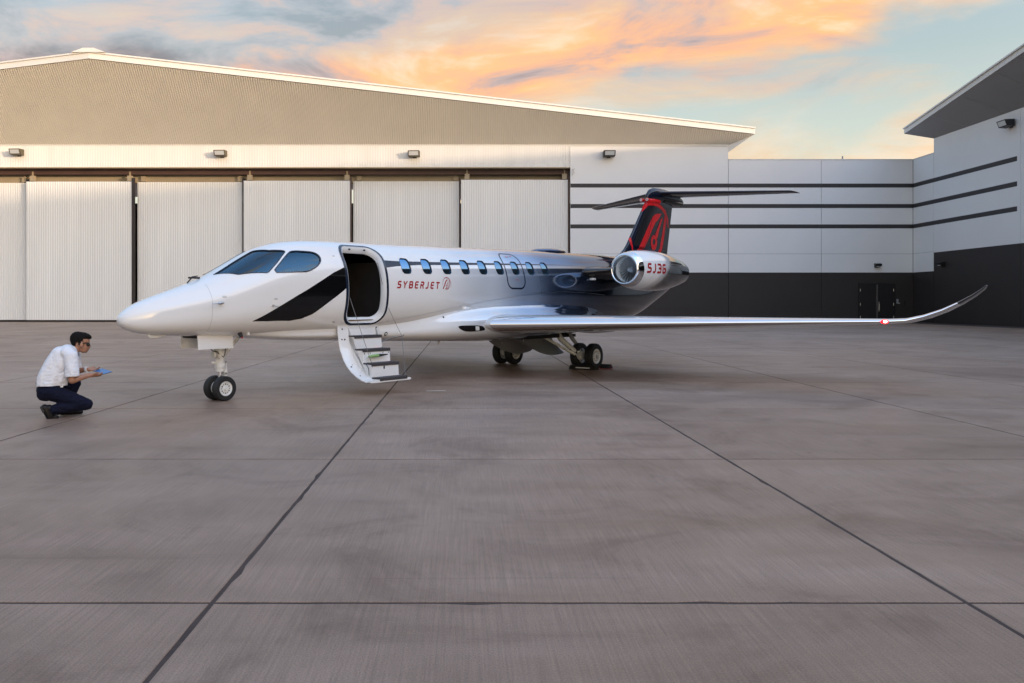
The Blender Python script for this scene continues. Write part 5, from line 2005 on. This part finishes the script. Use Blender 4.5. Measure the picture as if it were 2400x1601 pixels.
# ================================================================== THE PERSON
# profile view: local x is the way he faces (+x), y away from the camera, z up
PX0, PY0 = -4.839, 9.60
PERSON = empty('person', (PX0, PY0, 0), R(25))
tag(PERSON, 'person crouching on left in white short-sleeved shirt, navy trousers and sunglasses', 'person')
K = .000773
KX = .000700


def J(zx, zy, y=0.0):
    return Vector(((zx - 440) * KX, y, (1419 - zy) * K))


def capsule(mb, p0, p1, r0, r1, n=18, sy=1.0):
    """tapered rounded limb"""
    p0, p1 = Vector(p0), Vector(p1)
    d = p1 - p0
    ln = d.length
    d = d / ln
    a = d.orthogonal().normalized()
    b = d.cross(a)
    V, F = [], []
    prof_ = []
    for i in range(7):
        t = math.pi / 2 * (1 - i / 6)
        prof_.append((-r0 * math.sin(t), r0 * math.cos(t)))
    for i in range(7):
        t = math.pi / 2 * i / 6
        prof_.append((ln + r1 * math.sin(t), r1 * math.cos(t)))
    for (h_, r_) in prof_:
        for i in range(n):
            t = 2 * math.pi * i / n
            V.append(p0 + d * h_ + (a * math.cos(t) + b * math.sin(t)) * max(r_, 1e-4))
    m_ = len(prof_)
    for k_ in range(m_ - 1):
        for i in range(n):
            F.append((k_ * n + i, k_ * n + (i + 1) % n, (k_ + 1) * n + (i + 1) % n, (k_ + 1) * n + i))
    F += [tuple(range(n - 1, -1, -1)), tuple(range((m_ - 1) * n, m_ * n))]
    mb.add(V, F)


def fuse(mb, name, mat, parent, voxel, smooth_it=6, cut=None):
    """melt overlapping solids into one continuous skin"""
    o = mb.build(name + '_raw', mat, None)
    r = o.modifiers.new('r', 'REMESH')
    r.mode = 'VOXEL'
    r.voxel_size = voxel
    r.use_smooth_shade = True
    s_ = o.modifiers.new('s', 'SMOOTH')
    s_.factor = .5
    s_.iterations = smooth_it
    dg = bpy.context.evaluated_depsgraph_get()
    me = bpy.data.meshes.new_from_object(o.evaluated_get(dg))
    old = o.data
    bpy.data.objects.remove(o, do_unlink=True)
    bpy.data.meshes.remove(old)
    if cut:
        bm = bmesh.new()
        bm.from_mesh(me)
        bmesh.ops.delete(bm, geom=[f for f in bm.faces if cut(f.calc_center_median())], context='FACES')
        bm.to_mesh(me)
        bm.free()
    me.name = name
    me.materials.clear()
    me.materials.append(M[mat])
    me.polygons.foreach_set('use_smooth', [True] * len(me.polygons))
    return obj(name, me, parent)


HS = .175     # half shoulder width
# joints (near side = his right, y negative)
sh_n, el_n, wr_n = J(715, 500, -.19), J(715, 845, -.215), J(985, 785, -.12)
sh_f, el_f, wr_f = J(740, 480, .17), J(775, 745, .19), J(930, 712, .07)
hip_n, kn_n, an_n = J(370, 1010, -.095), J(935, 1225, -.16), J(400, 1270, -.13)
hip_f, kn_f, an_f = J(370, 1000, .095), J(750, 935, .15), J(610, 1335, .12)
neck0, neck1 = J(690, 430), J(790, 365)
head_c = J(850, 285)

# clothes and skin share the same skeleton; skin first, one continuous body
b = MB()
b.ellipsoid(J(838, 262), (.104, .080, .098), 24, 16)
b.ellipsoid(J(905, 335), (.062, .062, .082), 20, 14)
b.ellipsoid(J(890, 405), (.048, .050, .036), 16, 10)                       # jaw and chin
b.ellipsoid(J(922, 425), (.022, .026, .018), 12, 8)
capsule(b, J(940, 305), J(978, 345), .011, .016)                           # nose
b.ellipsoid(J(966, 372), (.012, .022, .007), 10, 6)
b.ellipsoid(J(960, 390), (.013, .022, .008), 10, 6)
b.ellipsoid(J(945, 268), (.020, .060, .014), 12, 8)                        # brow
for s_ in (-1, 1):
    b.ellipsoid(J(857, 318, s_ * .080), (.020, .010, .032), 12, 8)         # ears
capsule(b, neck0, neck1, .062, .056)
for sh, el, wr in ((sh_n, el_n, wr_n), (sh_f, el_f, wr_f)):
    capsule(b, sh, el, .048, .041)
    capsule(b, el, wr, .041, .027)
spine = [J(660, 455), J(570, 560), J(480, 700), J(400, 850), J(350, 960)]
for i_ in range(4):
    for s_ in (-1, 1):
        capsule(b, spine[i_] + Vector((0, s_ * .06, 0)), spine[i_ + 1] + Vector((0, s_ * .06, 0)), .080, .080)
for h_, k_, a_ in ((hip_n, kn_n, an_n), (hip_f, kn_f, an_f)):
    capsule(b, h_, k_, .075, .052)
    capsule(b, k_, a_, .050, .036)


def hand(wr, direc, palm_n, spread, sgn, curl):
    """palm, four fingers with two bends, and a thumb leaving the side of the palm"""
    d = direc.normalized()
    n_ = palm_n.normalized()
    s_ = d.cross(n_).normalized()
    capsule(b, wr, wr + d * .03, .026, .027, 12)
    for k_ in (-1, -.33, .33, 1):
        capsule(b, wr + d * .02 + s_ * k_ * .018, wr + d * .082 + s_ * k_ * .026, .014, .0125, 10)
    for i_, (k_, ln) in enumerate(((-1, .066), (-.33, .078), (.33, .074), (1, .058))):
        p0 = wr + d * .084 + s_ * k_ * .027
        p = p0
        dd = d.copy()
        for seg in range(3):
            rot_ = Matrix.Rotation(curl[seg] + .06 * i_, 3, s_ * sgn)
            dd = rot_ @ dd
            q_ = p + dd * ln * (.46, .31, .23)[seg]
            capsule(b, p, q_, .0100 - .0012 * seg, .0090 - .0012 * seg, 8)
            p = q_
    t0 = wr + d * .028 - s_ * spread * .024
    t1 = t0 - s_ * spread * .030 + d * .030 + n_ * .010
    t2 = t1 + d * .034 + n_ * .006
    capsule(b, t0, t1, .014, .0115, 8)
    capsule(b, t1, t2, .011, .009, 8)


hand(wr_n, Vector((.97, .18, -.10)), Vector((0, .35, .95)), -1, 1, (.15, .35, .45))
hand(wr_f, Vector((.97, -.12, -.06)), Vector((0, -.2, .95)), 1, 1, (.10, .30, .35))
body = fuse(b, 'body', 'skin', PERSON, .0062, 3)

# hair: a close cap over the back and crown, quiff at the front
hr = MB()
hr.ellipsoid(J(832, 240), (.107, .084, .090), 24, 16)
hr.ellipsoid(J(800, 215), (.085, .075, .075), 20, 12)
hr.ellipsoid(J(885, 195), (.070, .070, .050), 18, 10, Matrix.Rotation(R(12), 3, 'Y'))
for s_ in (-1, 1):
    hr.ellipsoid(J(835, 285, s_ * .068), (.020, .016, .045), 12, 8)
hr.ellipsoid(J(760, 275), (.046, .070, .066), 18, 12)
hr.ellipsoid(J(925, 190), (.062, .066, .034), 18, 10, Matrix.Rotation(R(18), 3, 'Y'))
hr.ellipsoid(J(975, 212), (.028, .050, .020), 14, 8)
face_c = J(915, 345)


def hair_cut(c):
    # keep the hair above the hairline, behind the ears
    x_, z_ = c.x / KX + 440, 1419 - c.z / K
    return (z_ > 232 and x_ > 885) or (z_ > 275 and x_ > 850) or (z_ > 325 and x_ > 800) or (z_ > 345)


ho_ = fuse(hr, 'hair', 'hair', PERSON, .007, 2, hair_cut)
for v_, nr in zip(ho_.data.vertices, [v_.normal.copy() for v_ in ho_.data.vertices]):
    v_.co += nr * random.gauss(.001, .0022)

# shirt
s = MB()
for (p0, p1, r0, r1) in ((J(640, 455), J(555, 560), .108, .116), (J(555, 560), J(470, 700), .116, .112), (J(470, 700), J(400, 830), .112, .112), (J(400, 830), J(385, 900), .112, .116),
                         (J(525, 470), J(420, 620), .098, .098), (J(420, 620), J(320, 800), .098, .090), (J(320, 800), J(300, 890), .090, .088),
                         (J(540, 680), J(530, 860), .095, .098)):
    for off in (-.066, 0, .066):
        capsule(s, p0 + Vector((0, off, 0)), p1 + Vector((0, off, 0)), r0, r1)
capsule(s, J(650, 440, -.13), J(650, 440, .13), .085, .085)
capsule(s, sh_n + Vector((-.012, .015, .01)), J(715, 715, -.212), .080, .076)
capsule(s, J(715, 700, -.212), J(718, 752, -.214), .076, .076)
capsule(s, sh_f, J(765, 690, .185), .070, .068)
capsule(s, J(675, 430), J(735, 395), .075, .064)                       # collar stand


def shirt_cut(c):
    z_ = 1419 - c.z / K
    x_ = c.x / KX + 440
    if x_ > 640 and z_ > 778:
        return True
    return z_ > 930 - (x_ - 200) * .02 or (x_ > 770 and z_ < 372)


shirt = fuse(s, 'shirt', 'shirt', PERSON, .007, 5, shirt_cut)


def creases(o_, amp, low, high):
    """folds in the cloth, deeper towards the waist and the bent joints"""
    nv = [v_.normal.copy() for v_ in o_.data.vertices]
    for v_, nr in zip(o_.data.vertices, nv):
        c_ = v_.co
        n1_ = noise.noise(Vector((c_.x * 9 + c_.z * 14, c_.y * 7, c_.z * 26 - c_.x * 9)))
        n2_ = noise.noise(Vector((c_.x * 30, c_.y * 18, c_.z * 38 + 5)))
        k_ = min(1, max(.25, (high - c_.z) / (high - low)))
        v_.co = c_ + nr * amp * k_ * ((1 - abs(n1_) * 2.2) + .35 * n2_)


creases(shirt, .0085, .38, .72)
MB().add([tuple(v) for v in (J(715, 330, -.03), J(745, 345, -.068), J(800, 435, -.060), J(768, 452, -.075), J(700, 372, -.082), J(675, 330, -.05))], [(0, 1, 2, 3, 4, 5)]).build('collar', 'shirt', shirt)
MB().add([tuple(v) for v in (J(795, 432, -.02), J(806, 440, .02), J(822, 495, .03), J(812, 500, -.03))], [(0, 1, 2, 3)]).build('tie', 'tie', PERSON)

# trousers
t = MB()
t.ellipsoid(J(330, 1000), (.115, .165, .095), 20, 14)
t.ellipsoid(J(400, 975), (.130, .160, .085), 20, 14)
t.ellipsoid(J(310, 1060), (.098, .150, .085), 18, 12)
capsule(t, hip_n + Vector((.02, 0, -.01)), kn_n, .104, .068)
capsule(t, kn_n, J(520, 1265, -.14), .066, .062)
capsule(t, J(520, 1265, -.14), J(440, 1290, -.135), .062, .055)
capsule(t, J(520, 1300, -.10), J(505, 1330, -.10), .045, .04)
capsule(t, hip_f, kn_f, .098, .070)
capsule(t, kn_f, J(600, 1310, .12), .066, .052)
creases(fuse(t, 'trousers', 'trousers', PERSON, .008, 5, lambda c: (c.z < .035) or (1419 - c.z / K < 893)), .006, .10, .42)
# belt as a loop following the waistband
wb = []
for i in range(25):
    a_ = 2 * math.pi * i / 24
    wb.append((.0 + J(400, 915).x + .158 * math.cos(a_), .158 * math.sin(a_), J(400, 912 + 14 * math.cos(a_)).z))
MB().path(wb, .012, 6).build('belt', 'leather', PERSON, smooth=True)
MB().box(tuple(J(535, 930, -.150)), tuple(J(580, 955, -.135))).build('belt_buckle', 'watch', PERSON, bevel=.003)

# shoes: near one stands on its toes, far one flat
sn = MB()
capsule(sn, J(300, 1250, -.13), J(375, 1400, -.13), .040, .036)
capsule(sn, J(370, 1260, -.13), J(400, 1390, -.13), .042, .038)
capsule(sn, J(385, 1398, -.13), J(480, 1408, -.13), .036, .026)
capsule(sn, J(400, 1402, -.115), J(490, 1412, -.12), .028, .022)
fuse(sn, 'shoe', 'leather', PERSON, .006, 3, None)
MB().prism([(J(232, 0).x, J(0, 1240).z), (J(262, 0).x, J(0, 1215).z), (J(310, 0).x, J(0, 1300).z), (J(272, 0).x, J(0, 1325).z)], 'y', -.165, -.095).build('shoe_heel', 'rubber', PERSON, bevel=.004)
sf = MB()
capsule(sf, J(560, 1362, .12), J(700, 1372, .12), .044, .042)
capsule(sf, J(700, 1374, .12), J(845, 1382, .135), .042, .028)
capsule(sf, J(600, 1340, .12), J(600, 1320, .12), .045, .042)
fuse(sf, 'shoe', 'leather', PERSON, .006, 3, lambda c: c.z < .004)

# sunglasses
g = MB().box(tuple(J(868, 284, -.084)), tuple(J(955, 298, -.076))).build('sunglasses', 'lens', PERSON)
for s_ in (-1, 1):
    MB().ellipsoid(J(958, 318, s_ * .036), (.024, .034, .026), 14, 10, Matrix.Rotation(R(14), 3, 'Y')).build('lens', 'lens', g, smooth=True)
MB().box(tuple(J(880, 285, .078)), tuple(J(965, 294, .082))).build('temple', 'lens', g)
MB().tube(J(975, 300, -.02), J(975, 300, .02), .004, n=6).build('bridge', 'lens', g)
# watch on the far wrist
wd_ = (wr_f - el_f).normalized()
MB().tube(wr_f - wd_ * .004, wr_f + wd_ * .020, .035, .034, n=20).build('wristwatch', 'watch', PERSON, smooth=True)

# the tablet he reads
TB = empty('tablet', (0, 0, 0))
tag(TB, 'thin blue-screened tablet held in both hands of the crouching person', 'tablet')
pm = Matrix.Translation(Vector((PX0, PY0, 0))) @ Matrix.Rotation(R(25), 4, 'Z')
TB.matrix_world = pm @ Matrix.Translation(J(1190, 742, -.02)) @ Matrix.Rotation(R(14), 4, 'X') @ Matrix.Rotation(R(38), 4, 'Z')
MB().box((-.066, -.092, -.005), (.066, .092, .0)).build('case', 'lamp_black', TB, bevel=.002)
MB().box((-.062, -.088, .0005), (.062, .088, .0015)).build('screen', 'tablet', TB)
